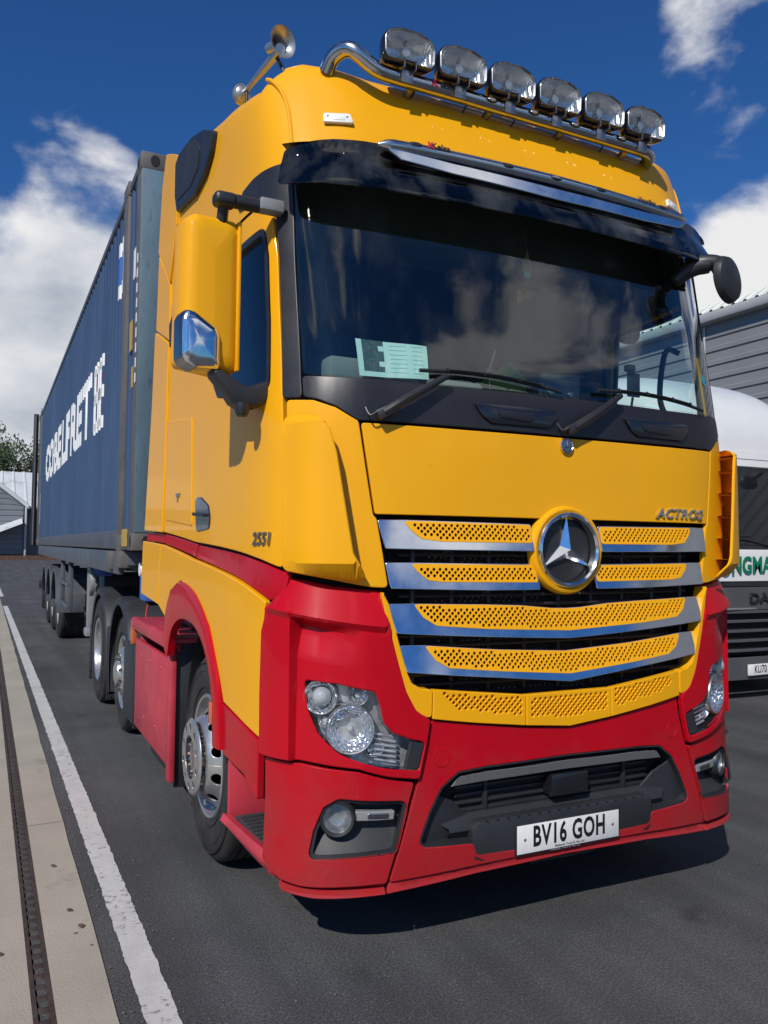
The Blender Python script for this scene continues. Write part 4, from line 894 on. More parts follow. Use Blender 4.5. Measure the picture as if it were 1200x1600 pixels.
def lamp(xc):
    M = Matrix.Translation((xc, .285, 3.638))@Matrix.Rotation(R(2), 4, 'X')@Matrix(((1,0,0,0),(0,0,-1,0),(0,1,0,0),(0,0,0,1)))
    P = np.array(fillet(ccw(np.array(LS)), flat((0,0,0),(1,0,0),(0,1,0)), .036, 5))
    def ring(sc, z): return [M@Vector((p[0]*sc, p[1]*sc, z)) for p in P]
    b = MB(); b.grid([ring(.90,.030), ring(.97,.036), ring(1.02,.032), ring(1.035,.018), ring(1.02,.0), ring(.96,-.03), ring(.80,-.065), ring(.5,-.085), ring(.02,-.09)], closed=True, flip=True)
    hs = b.build('spotlamp', BLKG, bar, ang=60)
    b = MB(); b.grid([ring(.905,.0305), ring(.955,.0375), ring(.985,.0365), ring(.995,.0325)], closed=True, flip=True); b.build('lamp_rim', STEELD, hs, ang=60)
    b = MB(); b.grid([ring(.91,.028), ring(.84,-.004), ring(.70,-.028), ring(.48,-.045), ring(.22,-.053), ring(.01,-.055)], closed=True, flip=True); b.build('reflector', REFL, hs, ang=80)
    b = MB(); b.grid([ring(.915,.029), ring(.6,.034), ring(.01,.036)], closed=True, flip=True); b.build('lamp_glass', LENS, hs, ang=80)
    b = MB(); b.lathe([(0,-.05),(.012,-.05),(.013,-.02),(.020,-.016),(.020,-.006),(0,-.004)], M, 16); b.bm and b.box((0,-.004,-.02), (.004,.11,.03), M, .001); b.build('bulb_shield', ALU, hs)
    b = MB(); b.bb(xc-.030, xc-.024, .25, .30, 3.545, 3.582, .001); b.bb(xc+.024, xc+.030, .25, .30, 3.545, 3.582, .001); b.bb(xc-.03, xc+.03, .25, .31, 3.577, 3.584, .001)
    b.bb(xc-.028, xc+.028, .278, .282, 3.50, 3.57, .001); b.build('lamp_foot', STEELD, hs)
    b = MB(); b.tube([(xc+.05,.34,3.58),(xc+.075,.35,3.53),(xc+.06,.36,3.49)], .004, 6, 4); b.build('lamp_cable', BLK, hs)
for k in range(6): lamp(-.652+.2608*k)
# --- twin-bell air horn on the near side of the roof
b = MB()
p0, p1 = Vector((-1.085, 1.26, 3.835)), Vector((-1.085, .66, 3.735))
b.tube([p0+(p1-p0)*t for t in (0,.25,.5,.75,1)], [.011,.013,.016,.019,.024], 16)
hn = b.build('horn_tube', ALU, T)
d = Vector((.35,-1,-.12)).normalized(); Q = d.to_track_quat('Z', 'Y').to_matrix().to_4x4()
b = MB(); b.lathe([(.020,-.10),(.024,-.06),(.032,-.03),(.046,-.008),(.064,.006),(.068,.008),(.066,.004),(.044,-.014),(.028,-.04),(.018,-.08),(0,-.085)], Matrix.Translation(p1+Vector((0,-.02,.02)))@Q, 36); b.build('horn_bell', ALU, hn)
b = MB(); b.lathe([(0,-.05),(.030,-.048),(.045,-.03),(.048,.0),(.042,.012),(.028,.02),(.014,.03)], Matrix.Translation(p0)@Q, 28); b.lathe([(.046,-.012),(.053,-.006),(.053,.002),(.046,.006)], Matrix.Translation(p0)@Q, 28); b.build('horn_diaphragm', ALU, hn)
b = MB(); b.tube([(-1.02,.60,3.50), (-1.05,.64,3.58), (-1.07,.66,3.64), p1+Vector((0,.06,0))], .009, 8); b.lathe([(0,0),(.022,0),(.018,.012),(0,.014)], Matrix.Translation((-1.06,.62,3.55)), 12); b.build('horn_bracket', BLK, hn); b = MB(); b.tube([(-1.02,1.08,3.52), (-1.07,1.12,3.64), (-1.09,1.17,3.70), p0+(p1-p0)*.12], .009, 8); b.build('horn_bracket', BLK, hn)
# --- wheels
def wheel(cx, cy, side, kind, parent, name='wheel', rt=.50, width=.30):
    """axis along x; side -1 = photo-left flank. local z of M points outwards"""
    M = Matrix(((0,0,side,cx),(1,0,0,cy),(0,1*side,0,rt),(0,0,0,1))) if side > 0 else Matrix(((0,0,-1,cx),(-1,0,0,cy),(0,1,0,rt),(0,0,0,1)))
    rim = .292
    b = MB(); W = width
    prof = [(rim,-.012),(rim+.012,.0),(rim+.05,.010),(rim+.11,.013),(rim+.155,.008),(rt-.022,-.004),(rt-.008,-.016),(rt,-.035)]
    for g in (-.075, -.12, -.165, -.21):
        prof += [(rt+.001, g+.010), (rt-.012, g+.007), (rt-.012, g-.007), (rt+.001, g-.010)]
    prof += [(rt,-W+.03),(rt-.01,-W+.012),(rim+.1,-W-.005),(rim,-W+.01),(rim-.01,-W+.02)]
    prof = [(min(r, rt), h) for r, h in prof]
    b.lathe(prof, M, 72)
    for r in (.335, .415, .455): b.lathe([(r-.003,.0105),(r,.0145),(r+.003,.0105)], M, 72)
    ty = b.build('tyre', RUB, parent)
    b = MB()
    if kind == 'steer':
        b.lathe([(rim+.006,-.018),(rim+.010,.002),(rim+.002,.010),(rim-.008,.006),(rim-.018,-.02),(rim-.030,-.045)], M, 64)
        ri = b.build('rim', ALU, ty)
        def cone(u, v):   # u angle, v 0..1 from bead to hub
            r = np.interp(v, [0,.12,.75,1], [rim-.030,rim-.048,.185,.165]); h = np.interp(v, [0,.12,.75,1], [-.045,-.030,.048,.054])
            p = np.stack([r*np.cos(u), r*np.sin(u), h, np.ones_like(r)], -1); return (p@np.array(M).T)[..., :3]
        def conef(u, v): u, v = np.broadcast_arrays(np.asarray(u, float), np.asarray(v, float)); return cone(u, v)
        conef.sgn = -1 if side > 0 else -1
        # pick the sign that faces outwards
        n_ = PN(conef, np.array([.3]), np.array([.5]))[0][0]; conef.sgn *= (1 if n_[0]*side > 0 else -1)
        for q in range(10):
            a0 = 2*math.pi*q/10
            H = [(a0+math.pi/10+.135*math.cos(t), .43+.20*math.sin(t)) for t in np.linspace(0, 2*math.pi, 17)[:-1]]
            if q == 0: allh = []
            allh.append(H)
        panel('disc', [(0,0),(2*math.pi,0),(2*math.pi,1),(0,1)], ALU, ri, fn=conef, holes=allh, th=.008, bev=.002, gap=0, gu=.2, gv=.25)
        b = MB(); b.lathe([(.165,.054),(.15,.052),(.115,.046),(.11,.02)], M, 48)
        for q in range(10):
            a = 2*math.pi*q/10+.31; b.lathe([(.016,.052),(.016,.071),(.010,.084),(0,.086)], M@Matrix.Translation((.142*math.cos(a), .142*math.sin(a), 0)), 8)
        b.build('wheel_nuts', STEELD, ri)
        b = MB(); b.lathe([(0,.080),(.06,.080),(.085,.074),(.095,.05),(.10,.02)], M, 40)
        for q in range(8):
            a = 2*math.pi*q/8; b.lathe([(0,.087),(.008,.087),(.008,.075)], M@Matrix.Translation((.070*math.cos(a), .070*math.sin(a), 0)), 6)
        b.build('hub', mat('hub_paint', (.30,.26,.25), .4, .7, var=.5, vscale=20, dirt=(.35,.06,.05), dscale=30, dthr=.62), ri)
        def ringf(u, v):
            r = .105+(.188-.105)*np.asarray(v, float); p = np.stack([r*np.cos(u), r*np.sin(u), .094-.016*np.maximum(0, np.asarray(v, float)-.86)/.14, np.ones_like(r)], -1); return (p@np.array(M).T)[..., :3]
        def rf(u, v): u, v = np.broadcast_arrays(np.asarray(u, float), np.asarray(v, float)); return ringf(u, v)
        rf.sgn = 1; n_ = PN(rf, np.array([.3]), np.array([.5]))[0][0]; rf.sgn = 1 if n_[0]*side > 0 else -1
        hs = [[(2*math.pi*q/10+.31+.15*math.cos(t), .47+.27*math.sin(t)) for t in np.linspace(0, 2*math.pi, 17)[:-1]] for q in range(10)]
        panel('nut_guard', [(0,0),(2*math.pi,0),(2*math.pi,1),(0,1)], ALU, ri, fn=rf, holes=hs, th=.006, bev=.0015, gap=0, gu=.15, gv=.25)
    elif kind == 'drive':
        b.lathe([(rim+.010,.002),(rim,.010),(rim-.012,.002),(rim-.022,-.03),(rim-.030,-.10),(rim-.05,-.14),(.20,-.150),(.17,-.135),(.11,-.130),(.105,-.09),(.085,-.03),(.05,-.015),(0,-.015)], M, 56)
        ri = b.build('rim', ALU, ty); b = MB()
        for q in range(10):
            a = 2*math.pi*q/10; b.lathe([(.016,-.14),(.016,-.11),(.010,-.10),(0,-.098)], M@Matrix.Translation((.142*math.cos(a), .142*math.sin(a), 0)), 8)
        b.build('wheel_nuts', STEELD, ri)
    elif kind == 'mid':
        b.lathe([(rim+.010,.002),(rim,.010),(rim-.012,.002),(rim-.03,-.03),(.235,-.025),(.17,.03),(.11,.035),(.10,.06),(.06,.075),(0,.075)], M, 56)
        ri = b.build('rim', ALU, ty); b = MB()
        for q in range(10):
            a = 2*math.pi*q/10; b.lathe([(.027,.0),(.027,.003),(0,.003)], M@Matrix.Translation((.232*math.cos(a), .232*math.sin(a), -.012)), 12)
        b.build('hand_holes', DARK, ri); b = MB()
        for q in range(10):
            a = 2*math.pi*q/10+.31; b.lathe([(.015,.03),(.015,.055),(0,.058)], M@Matrix.Translation((.142*math.cos(a), .142*math.sin(a), 0)), 8)
        b.build('wheel_nuts', STEELD, ri)
    else:
        b.lathe([(rim+.010,.002),(rim-.012,.002),(rim-.03,-.07),(.20,-.11),(.11,-.10),(.10,-.03),(0,-.02)], M, 40); b.build('rim', GREYL, ty)
    return ty
wheel(-1.165, 1.38, -1, 'steer', T); wheel(1.165, 1.38, 1, 'steer', T)
wheel(-1.15, 4.36, -1, 'mid', T, rt=.48); wheel(1.15, 4.36, 1, 'mid', T, rt=.48)
wheel(-1.19, 5.74, -1, 'drive', T, rt=.51, width=.29); wheel(1.19, 5.74, 1, 'drive', T, rt=.51, width=.29)
# --- side tank cover, top rail, rear fenders, chassis
for sd_ in (1, -1):
    X = lambda a: -a*sd_
    def box(b, x0, x1, *a, bev=.006): b.bb(min(X(x0), X(x1)), max(X(x0), X(x1)), *a, bev)
    b = MB(); box(b, 1.19, 1.225, 2.10, 3.30, .27, .88, bev=.01); box(b, .75, 1.19, 2.10, 2.14, .3, .9); box(b, .75, 1.19, 3.26, 3.30, .3, .9); tk = b.build('side_cover', REDOLD, T)
    b = MB(); box(b, .72, 1.22, 2.0, 3.42, .985, 1.015, bev=.008); box(b, 1.17, 1.235, 2.02, 3.44, .935, 1.02, bev=.014); b.build('cover_top', REDOLD, tk)
    b = MB(); box(b, 1.195, 1.235, 2.02, 2.10, .20, .985, bev=.01); b.build('cover_post', REDOLD, tk); b = MB(); box(b, .70, 1.193, 2.05, 2.085, .16, .985, bev=.004); b.build('wheel_flap', BLK, T)
    b = MB(); box(b, .80, 1.18, 2.12, 2.9, .16, .30, bev=.03); b.build('battery_tray', BLK, tk)
    for (yy, zz) in ((2.35,.80),(2.7,.80),(3.05,.79),(2.5,.42),(2.9,.40)):
        b = MB(); b.lathe([(0,.0),(.010,.0),(.008,.005),(0,.006)], Matrix(((0,0,-sd_,X(1.225)),(1,0,0,yy),(0,1,0,zz),(0,0,0,1))), 10); b.build('cover_bolt', REDOLD, tk)
    b = MB(); box(b, 1.19, 1.235, 3.44, 3.47, .82, 1.0, bev=.008); b.build('side_marker_lamp', LENSR, T)
    # fenders over the rear axles
    for cy, r in ((4.36,.60),(5.74,.61)):
        A = np.linspace(R(-28), R(200), 26); rows = []
        for a in A: 
            y, z = cy+r*math.cos(a), .50+r*math.sin(a)*(1.02); y2, z2 = cy+(r-.035)*math.cos(a), .50+(r-.035)*math.sin(a)*1.02
            rows.append([(X(.62), y, z), (X(1.17), y, z), (X(1.20), y2*.6+y*.4, z2*.5+z*.5), (X(1.205), y2, z2), (X(1.20), cy+(r-.07)*math.cos(a), .50+(r-.07)*math.sin(a)*1.02), (X(1.19), cy+(r-.05)*math.cos(a), .50+(r-.05)*math.sin(a)), (X(.62), cy+(r-.04)*math.cos(a), .50+(r-.04)*math.sin(a))])
        b = MB(); b.grid(rows, flip=sd_ < 0); b.build('fender', GREYP, T, ang=60)
    b = MB(); box(b, .66, 1.19, 3.56, 3.60, .18, .9); box(b, 1.165, 1.205, 3.50, 3.98, .22, .80, bev=.015); b.build('fender_front', GREYP, T)
    b = MB(); box(b, .66, 1.20, 5.03, 5.045, .14, .80, bev=.002); mf = b.build('mud_flap', BLK, T)
    b = MB()
    for i in range(14):
        for j in range(16): b.box((X(.72+.034*i), 5.025, .17+.04*j), (.018, .01, .020), None, 0)
    b.build('flap_studs', GREYP, mf)
    b = MB(); box(b, .66, 1.20, 6.40, 6.415, .12, .70, bev=.002); b.build('mud_flap', BLK, T)
b = MB()
for x in (-.42, .42): b.bb(x-.04, x+.04, .35, 6.4, .78, 1.05, .01)
for y in (1.4, 2.6, 4.0, 5.36, 6.2): b.bb(-.42, .42, y-.05, y+.05, .80, 1.0, .01)
for y in (1.38, 4.36, 5.74): b.cyl((-.98, y, .5), (.98, y, .5), .07)
b.bb(-.50, .50, .3, 1.9, .55, 1.25, .05); b.bb(-1.0, 1.0, .25, .8, .40, 1.30, .02)
b.build('chassis_frame', BLK, T)
b = MB(); b.lathe([(0,.0),(.45,.0),(.46,-.05),(.40,-.08),(0,-.08)], Matrix.Translation((0, 5.0, 1.22)), 32); b.bb(-.5, .5, 4.9, 5.6, 1.02, 1.15, .02); b.build('fifth_wheel', BLK, T)
b = MB(); b.bb(-.35, .35, 2.65, 2.9, 1.0, 1.5, .02)
for k in range(5): b.tube([(-.3+.1*k, 2.9, 1.5), (-.35+.1*k, 3.0, 1.35-.02*k), (-.3+.12*k, 3.15, 1.28), (-.25+.1*k, 3.3, 1.5)], .014, 8, 5)
b.build('air_hoses', BLK, T)
b = MB(); b.bb(-1.02, -.6, 2.2, 3.3, 1.02, 1.10, .02); b.bb(.6, 1.02, 2.2, 3.3, 1.02, 1.10, .02); b.build('catwalk', BLK, T)
# --- cabin interior seen through the glass
for sd_ in (1, -1):
    panel('door_lining', [(5.2,1.6),(9.1,1.6),(10.0,1.7),(10.0,3.3),(9.0,3.3),(5.2,3.2)], INTD, T, off=-.045, th=.02, bev=0, gap=0, holes=[[(5.25,2.2),(8.68,2.20),(8.68,2.86),(6.3,2.88),(5.6,2.7),(5.25,2.4)]] , side=sd_)
b = MB(); b.bb(-1.15, 1.15, 2.02, 2.06, 1.5, 3.5, .01); b.build('rear_lining', INTD, T)
b = MB(); b.bb(-1.12, 1.12, .55, 2.05, 3.36, 3.40, .01); b.bb(-1.12, 1.12, .62, .95, 2.96, 3.38, .05); b.build('overhead_locker', INTD, T)
b = MB(); b.bb(-1.12, 1.12, .4, 2.05, 1.48, 1.52, .01); b.build('cab_floor', INTD, T)
b = MB()
rows = []
for x in np.linspace(-1.08, 1.08, 15):
    s_ = math.copysign(np.interp(abs(x), -XS[:7], np.arange(7)), -x); y0 = float(SURF(s_, 2.185)[1])+.03
    rows.append([(x, y0, 2.08), (x, y0+.01, 2.165), (x, y0+.05, 2.180), (x, y0+.26, 2.20), (x, .62, 2.17), (x, .66, 2.05), (x, .64, 1.6)])
b.grid(rows); dash = b.build('dashboard', INTD, T, ang=60)
b = MB(); b.bb(-.98, -.30, .52, .66, 2.18, 2.245, .03); b.build('instrument_hood', INTD, dash)
b = MB(); b.bb(-1.02, -.62, .20, .30, 2.19, 2.29, .02); b.bb(-.55, -.30, .22, .30, 2.19, 2.25, .02); b.build('dash_tray', INTG, dash)
b = MB(); ang = R(-35); Mw = Matrix.Translation((-.60, .72, 2.14))@Matrix.Rotation(R(38), 4, 'X')
b.tube([Mw@Vector((.22*math.cos(t), .22*math.sin(t), 0)) for t in np.linspace(0, 2*math.pi, 33)], .015, 8); b.tube([Mw@Vector((-.2,0,0)), Mw@Vector((0,0,-.04)), Mw@Vector((.2,0,0))], .02, 8); b.tube([Mw@Vector((0,-.2,0)), Mw@Vector((0,0,-.04)), Mw@Vector((0,.1,-.4))], .03, 8); b.build('steering_wheel', BLK, T)
for xc in (-.60, .60):
    b = MB(); b.box((xc, 1.25, 1.92), (.52, .52, .14), None, .05, 3); st_ = b.build('seat', SEATM, T)
    b = MB(); b.box((xc, 1.55, 2.30), (.50, .14, .68), None, .06, 3); b.box((xc, 1.58, 2.74), (.28, .11, .20), None, .05, 3); b.build('backrest', SEATM, st_)
for x in (1.10,):
    b = MB(); b.tube([(1.12,.50,2.60),(1.07,.54,2.62),(1.05,.56,2.50),(1.05,.57,2.36),(1.08,.56,2.28),(1.13,.54,2.27)], .015, 8, 5); b.build('grab_handle', BLK, T)
# --- loose things in the cab
PAP = mat('pale_paper', (.50, .62, .60), .7, var=.03, vscale=40)
b = MB(); rows = []
for t_ in np.linspace(0, 1, 14):
    x = -.905+.275*t_
    s_ = math.copysign(np.interp(abs(x), -XS[:7], np.arange(7)), -x); cur = .012*math.sin(t_*math.pi*1.6)
    row = []
    for z in np.linspace(2.212, 2.362-.012*t_, 8):
        p = Vector(SURF(s_, z)); row.append((x-.010*(1-t_)*(z-2.21)/.15, p.y+.028+cur, z))
    rows.append(row)
back = [[(p[0], p[1]+.0008, p[2]) for p in r] for r in rows]
b.grid(rows, flip=True); b.grid(back); pp = b.build('paper_sheet', PAP, None, ang=180); tag(pp, 'pale green delivery sheet with a dark printed block propped behind the windscreen', 'paper')
b = MB(); rows2 = [[(p[0], p[1]-.0012, p[2]) for p in r[1:]] for r in rows[1:6]]; b.grid(rows2, flip=True); b.build('printed_block', mat('print_grey', (.05,.075,.075), .7, var=.6, vscale=90), pp, ang=180)
b = MB(); rows3 = [[(p[0], p[1]-.0018, p[2]) for p in r[2:4]] for r in rows[4:6]]; b.grid(rows3, flip=True); rows3 = [[(p[0], p[1]-.0018, p[2]) for p in r[5:7]] for r in rows[4:6]]; b.grid(rows3, flip=True); b.build('print_panels', PAP, pp, ang=180)
for i in range(9):
    p0 = rows[7][1+0]
b = MB()
for j in range(1, 8):
    for (i0, i1) in ((6, 9), (10, 12)):
        q = []
        for i in range(i0, i1+1):
            r = rows[i]; z = 2.215+.018*j; y = np.interp(z, [a[2] for a in r], [a[1] for a in r]); x = np.interp(z, [a[2] for a in r], [a[0] for a in r]); q.append((x, y-.0014, z))
        b.grid([q, [(a[0], a[1], a[2]+.0014) for a in q]])
b.build('print_lines', mat('faint_print', (.33,.44,.44), .7), pp)
b = MB(); b.prism([(-.020,-.05),(.020,-.05),(.030,-.02),(.022,.01),(.010,.02),(.004,.05),(-.004,.05),(-.010,.02),(-.022,.01),(-.030,-.02)], .003, Matrix(((1,0,0,.05),(0,0,-1,.40),(0,1,0,2.89),(0,0,0,1))), bev=.001); af = b.build('air_freshener', mat('card_ochre', (.30,.27,.10), .7, var=.3, vscale=40), None); tag(af, 'small cardboard tree air freshener hanging high in the middle of the windscreen', 'air freshener')
b = MB(); b.bb(.032, .068, .396, .3985, 2.815, 2.842, .0005); b.build('card_foot', mat('card_teal', (.10,.45,.45), .6), af); b = MB(); b.tube([(.05,.399,2.94),(.05,.42,3.02)], .0015, 5); b.build('string', GREYL, af)
# hi-vis vest thrown over the seat back area
b = MB(); rows = []
rnd = random.Random(3)
for i in range(13):
    u = i/12; row = []
    for j in range(9):
        v = j/8; row.append((.02+.40*u+.02*math.sin(9*v), .80+.10*math.sin(5*u+3*v)*.3+.12*(1-v), 2.20+.30*v*(math.sin(math.pi*min(max(u, .05), .95))**.35)+.012*math.sin(14*u+7*v)))
    rows.append(row)
b.grid(rows); b.grid([[(p[0], p[1]+.02, p[2]-.005) for p in r] for r in rows]); ve = b.build('safety_vest', mat('hi_vis_yellow', (.16,.24,.05), .8, var=.15, vscale=12), None, ang=180); tag(ve, 'crumpled yellow green high visibility vest heaped behind the middle of the dashboard', 'vest')
b = MB(); b.bb(.17, .42, .46, .58, 2.205, 2.40, .015); bx = b.build('dash_cabinet', BLKG, None); tag(bx, 'black box unit with two round knobs standing on the middle of the dashboard', 'device')
for x in (.23, .35):
    b = MB(); b.lathe([(0,.012),(.012,.010),(.014,0)], Matrix(((1,0,0,x),(0,0,-1,.459),(0,1,0,2.30),(0,0,0,1))), 14); b.build('knob', STEELD, bx)
b = MB(); b.tube([(-.22,.30,2.20),(-.22,.30,2.34),(-.19,.30,2.42)], .004, 6); b.lathe([(0,-.01),(.02,-.01),(.022,.01),(0,.014)], Matrix.Translation((-.22,.30,2.33)), 12); b.lathe([(0,0),(.03,0),(.026,.012),(0,.014)], Matrix.Translation((-.22,.30,2.19)), 14)
mc = b.build('phone_mount', BLK, None); tag(mc, 'thin black stalk mount on the dashboard right of the paper sheet', 'mount')
b = MB(); b.bb(.62, .70, .35, .36, 2.30, 2.42, .006); b.tube([(.66,.36,2.30),(.66,.38,2.20)], .006, 8); b.bb(.60, .655, .33, .36, 2.42, 2.455, .008); dc = b.build('dash_camera', BLK, None); tag(dc, 'small black camera on a stalk near the far end of the dashboard', 'camera')
M = frame(-3.63, 2.382, -.003); b = MB(); b.lathe([(0,.0),(.022,.0),(.022,-.001),(0,-.001)], M, 20, sy=1.25); dt = b.build('windscreen_sticker', mat('sticker_blue', (.02,.30,.45), .5), T)
# ================================================================== CONTAINER
CBLUE = mat('container_blue', (.030, .060, .125), .5, var=.22, vscale=1.3, dirt=(.11,.07,.05), dscale=2.6, dthr=.63, bump_=.08, bscale=14, stretch=(1, 1, .35))
CLIGHT = mat('container_pale_blue', (.085, .145, .19), .5, var=.25, vscale=2.5, dirt=(.05,.055,.07), dscale=13, dthr=.57, bump_=.1, bscale=30, stretch=(1.6, 1.6, .5))
CSLATE = mat('container_slate', (.07, .078, .09), .55, var=.2, vscale=3, dirt=(.12,.09,.07), dscale=5, dthr=.62)
CRUST = mat('rusty_grey', (.10, .095, .09), .6, var=.25, vscale=4, dirt=(.17,.09,.05), dscale=7, dthr=.58)
CW = mat('container_white', (.72,.73,.72), .5, var=.06, vscale=10, dirt=(.4,.42,.45), dscale=5, dthr=.66); CY = mat('marking_yellow', (.42,.27,.05), .6, var=.2, vscale=20); CBL = mat('marking_blue', (.03,.12,.42), .5)
Y0, Y1, Z0, Z1, XO = 3.27, 16.97, 1.50, 4.40, 1.265
K = tag(empty('shipping_container', (0, 3.27, 0)), 'long blue corrugated shipping container lettered in white on the trailer', 'container')
PER = .210
def wave(y):
    t = ((y-4.0)/PER) % 1.0
    return float(np.interp(t, [0,.25,.38,.62,.75+.0,.88,1.0], [0,0,.026,.026,.026,0,0]))
FOLD = (0, .25, .38, .75, .88)
def folds(a, b):
    k = math.floor((a-4.0)/PER)-1; r = []
    while 4.0+k*PER < b:
        for f in FOLD[1:]:
            y = 4.0+(k+f)*PER
            if a < y < b: r.append(y)
        k += 1
    return [a]+r+[b]
for sd_ in (-1, 1):
    for (a, b_) in ((3.45, 3.86), (4.06, 16.18), (16.38, 16.8)):
        b = MB(); ys = folds(a, b_); b.grid([[(sd_*(1.250-wave(y)), y, Z0+.12), (sd_*(1.250-wave(y)), y, Z1-.08)] for y in ys], flip=sd_ > 0); b.grid([[(sd_*(1.225-wave(y)), y, Z0+.12), (sd_*(1.225-wave(y)), y, Z1-.08)] for y in ys]); b.build('side_panel', CBLUE, K, ang=20)
    sx = lambda a, c: (min(sd_*a, sd_*c), max(sd_*a, sd_*c))
    def post(name, m_, xa, xb, *a, bev=.006):
        p, q = sx(xa, xb); b = MB(); b.bb(p, q, *a, bev); return b.build(name, m_, K)
    post('top_rail', CSLATE, 1.19, 1.262, 3.45, 16.8, Z1-.08, Z1-.02); post('bottom_rail', CSLATE, 1.18, 1.262, 3.45, 16.8, Z0+.005, Z0+.16)
    for y in (3.96, 16.28):
        post('side_post', CRUST, 1.16, 1.270, y-.11, y+.11, Z0-.005, Z1-.0); post('post_casting', CRUST, 1.12, 1.274, y-.12, y+.12, Z0-.01, Z0+.12); post('post_casting', CRUST, 1.12, 1.274, y-.12, y+.12, Z1-.10, Z1+.012)
    for y, s2 in ((3.36, 1), (16.88, -1)):
        post('corner_post', CRUST if y < 5 else CSLATE, 1.12, 1.265, y-.085, y+.085, Z0+.1, Z1-.1)
        for z in (Z0+.0, Z1-.125):
            p, q = sx(1.09, 1.272); b = MB(); b.bb(p, q, y-.095, y+.095, z, z+.13, .012); cc = b.build('corner_casting', CRUST, K)
            b = MB(); M = Matrix(((0,0,sd_,sd_*1.2725),(1,0,0,y),(0,1,0,z+.065),(0,0,0,1))); b.lathe([(0,.001),(.032,.001),(.034,-.001)], M, 20, sy=1.4); M = Matrix(((1,0,0,sd_*1.17),(0,0,-1,y-.0965),(0,1,0,z+.065),(0,0,0,1)))
            b.lathe([(0,.001),(.032,.001),(.034,-.001)], M, 20, sy=1.3); b.build('casting_hole', DARK, cc)
# front face: pale corner plates, corrugated wall
for s_ in (1, -1):
    b = MB(); b.bb(min(s_*1.0, s_*1.262), max(s_*1.0, s_*1.262), 3.262, 3.274, Z0+.13, Z1-.125, .003); b.build('front_corner_plate', CLIGHT, K)
b = MB(); xs = folds(-1.0+10, 1.0+10); b.grid([[(y-10, 3.29+wave(y), Z0+.1), (y-10, 3.29+wave(y), Z1-.08)] for y in xs]); b.build('front_wall', CLIGHT, K, ang=20)
b = MB(); b.bb(-1.2, 1.2, 3.28, 3.36, Z0, Z0+.13); b.bb(-1.2, 1.2, 3.28, 3.36, Z1-.1, Z1-.02); b.build('front_rail', CSLATE, K)
b = MB(); b.bb(-1.24, 1.24, 3.3, 16.95, Z1-.045, Z1-.03, 0); b.build('container_roof', CBLUE, K); b = MB(); b.bb(-1.2, 1.2, 3.3, 16.95, Z0+.02, Z0+.06, 0); b.build('container_floor', BLK, K)
b = MB(); b.bb(-1.2, 1.2, 16.9, 16.96, Z0+.05, Z1-.05); b.build('rear_door', CBLUE, K)
# one rear door swung out: a dark vertical slab beyond the rear post, with its locking bars
b = MB(); b.bb(-1.385, -1.28, 16.90, 17.0, Z0-.02, Z1+.03, .01); dr = b.build('open_door_edge', BLK, K)
b = MB(); b.tube([(-1.34,16.87,Z0),(-1.34,16.87,Z1)], .02, 8); b.build('locking_bar', CSLATE, dr)
# lettering laid into the corrugation
def conform(o, sd_=-1, lift=.002):
    me = o.data; bm = bmesh.new(); bm.from_mesh(me); ys = [v.co.y for v in bm.verts]
    for y in folds(min(ys), max(ys))[1:-1]:
        bmesh.ops.bisect_plane(bm, geom=bm.verts[:]+bm.edges[:]+bm.faces[:], plane_co=(0, y, 0), plane_no=(0, 1, 0))
    for v in bm.verts: v.co.x = sd_*(1.250+lift-wave(v.co.y))
    bm.to_mesh(me); bm.free()
MT = lambda y, z: Matrix(((0,0,-1,-1.25),(-1,0,0,y),(0,1,0,z),(0,0,0,1)))
def side_text(s, m_, ya, yb, za, zb, bold=0., sp=1.):
    o = text('lettering', s, m_, None, Matrix(), .9, 0, 1, bold, sp)
    c = np.array([v.co[:2] for v in o.data.vertices]); lo_, hi_ = c.min(0), c.max(0)
    for v in o.data.vertices: v.co = (-1.25, yb+(ya-yb)*(v.co.x-lo_[0])/(hi_[0]-lo_[0])-3.27, za+(zb-za)*(v.co.y-lo_[1])/(hi_[1]-lo_[1])); o.parent = K; o.matrix_parent_inverse = wmat(K).inverted()
    o.data.transform(Matrix.Translation((0, 3.27, 0))); conform(o); o.data.update(); return o
side_text('COBELFRET', CW, 6.42, 14.35, 2.70, 3.40, .045, 1.12)
def side_poly(name, m_, pts, lift=.002):
    me = bpy.data.meshes.new(name); me.from_pydata([(-1.25, y, z) for y, z in pts], [], [tuple(range(len(pts)))]); o = link(name, me, m_, K); conform(o, lift=lift); return o
# emblem: two outlined white shields back to back with red squares
for k in (0, 1):
    yc = 5.52+.44*k; R_ = []
    outer = [(yc-.20,2.66),(yc+.20,2.66),(yc+.20,3.36),(yc-.20,3.36)]
    for (a, b0, c, d_) in ((-.15,.15,3.26,3.38),(-.15,.15,2.66,2.78),(-.20,-.10,2.70,3.34),(.10,.20,2.70,3.34),(-.20,.20,2.96,3.08)):
        side_poly('emblem_bar', CW, [(yc+a,c),(yc+b0,c),(yc+b0,d_),(yc+a,d_)])
    for zc in (2.86, 3.17): side_poly('emblem_red', mat('emblem_red', (.5,.03,.05), .5), [(yc-.05,zc-.04),(yc+.05,zc-.04),(yc+.05,zc+.04),(yc-.05,zc+.04)])
side_poly('sticker', CW, [(4.18,3.62),(4.5,3.62),(4.5,4.10),(4.18,4.10)]); side_poly('sticker_blue', CBL, [(4.22,3.74),(4.46,3.74),(4.46,3.98),(4.22,3.98)], .004)
side_poly('sticker', CW, [(16.0,1.95),(16.15,1.95),(16.15,2.6),(16.0,2.6)])
def on_post(name, m_, y0, y1, z0, z1, x=1.2665):
    b = MB(); b.bb(-x-.001, -x+.001, y0, y1, z0, z1, 0); return b.build(name, m_, K)
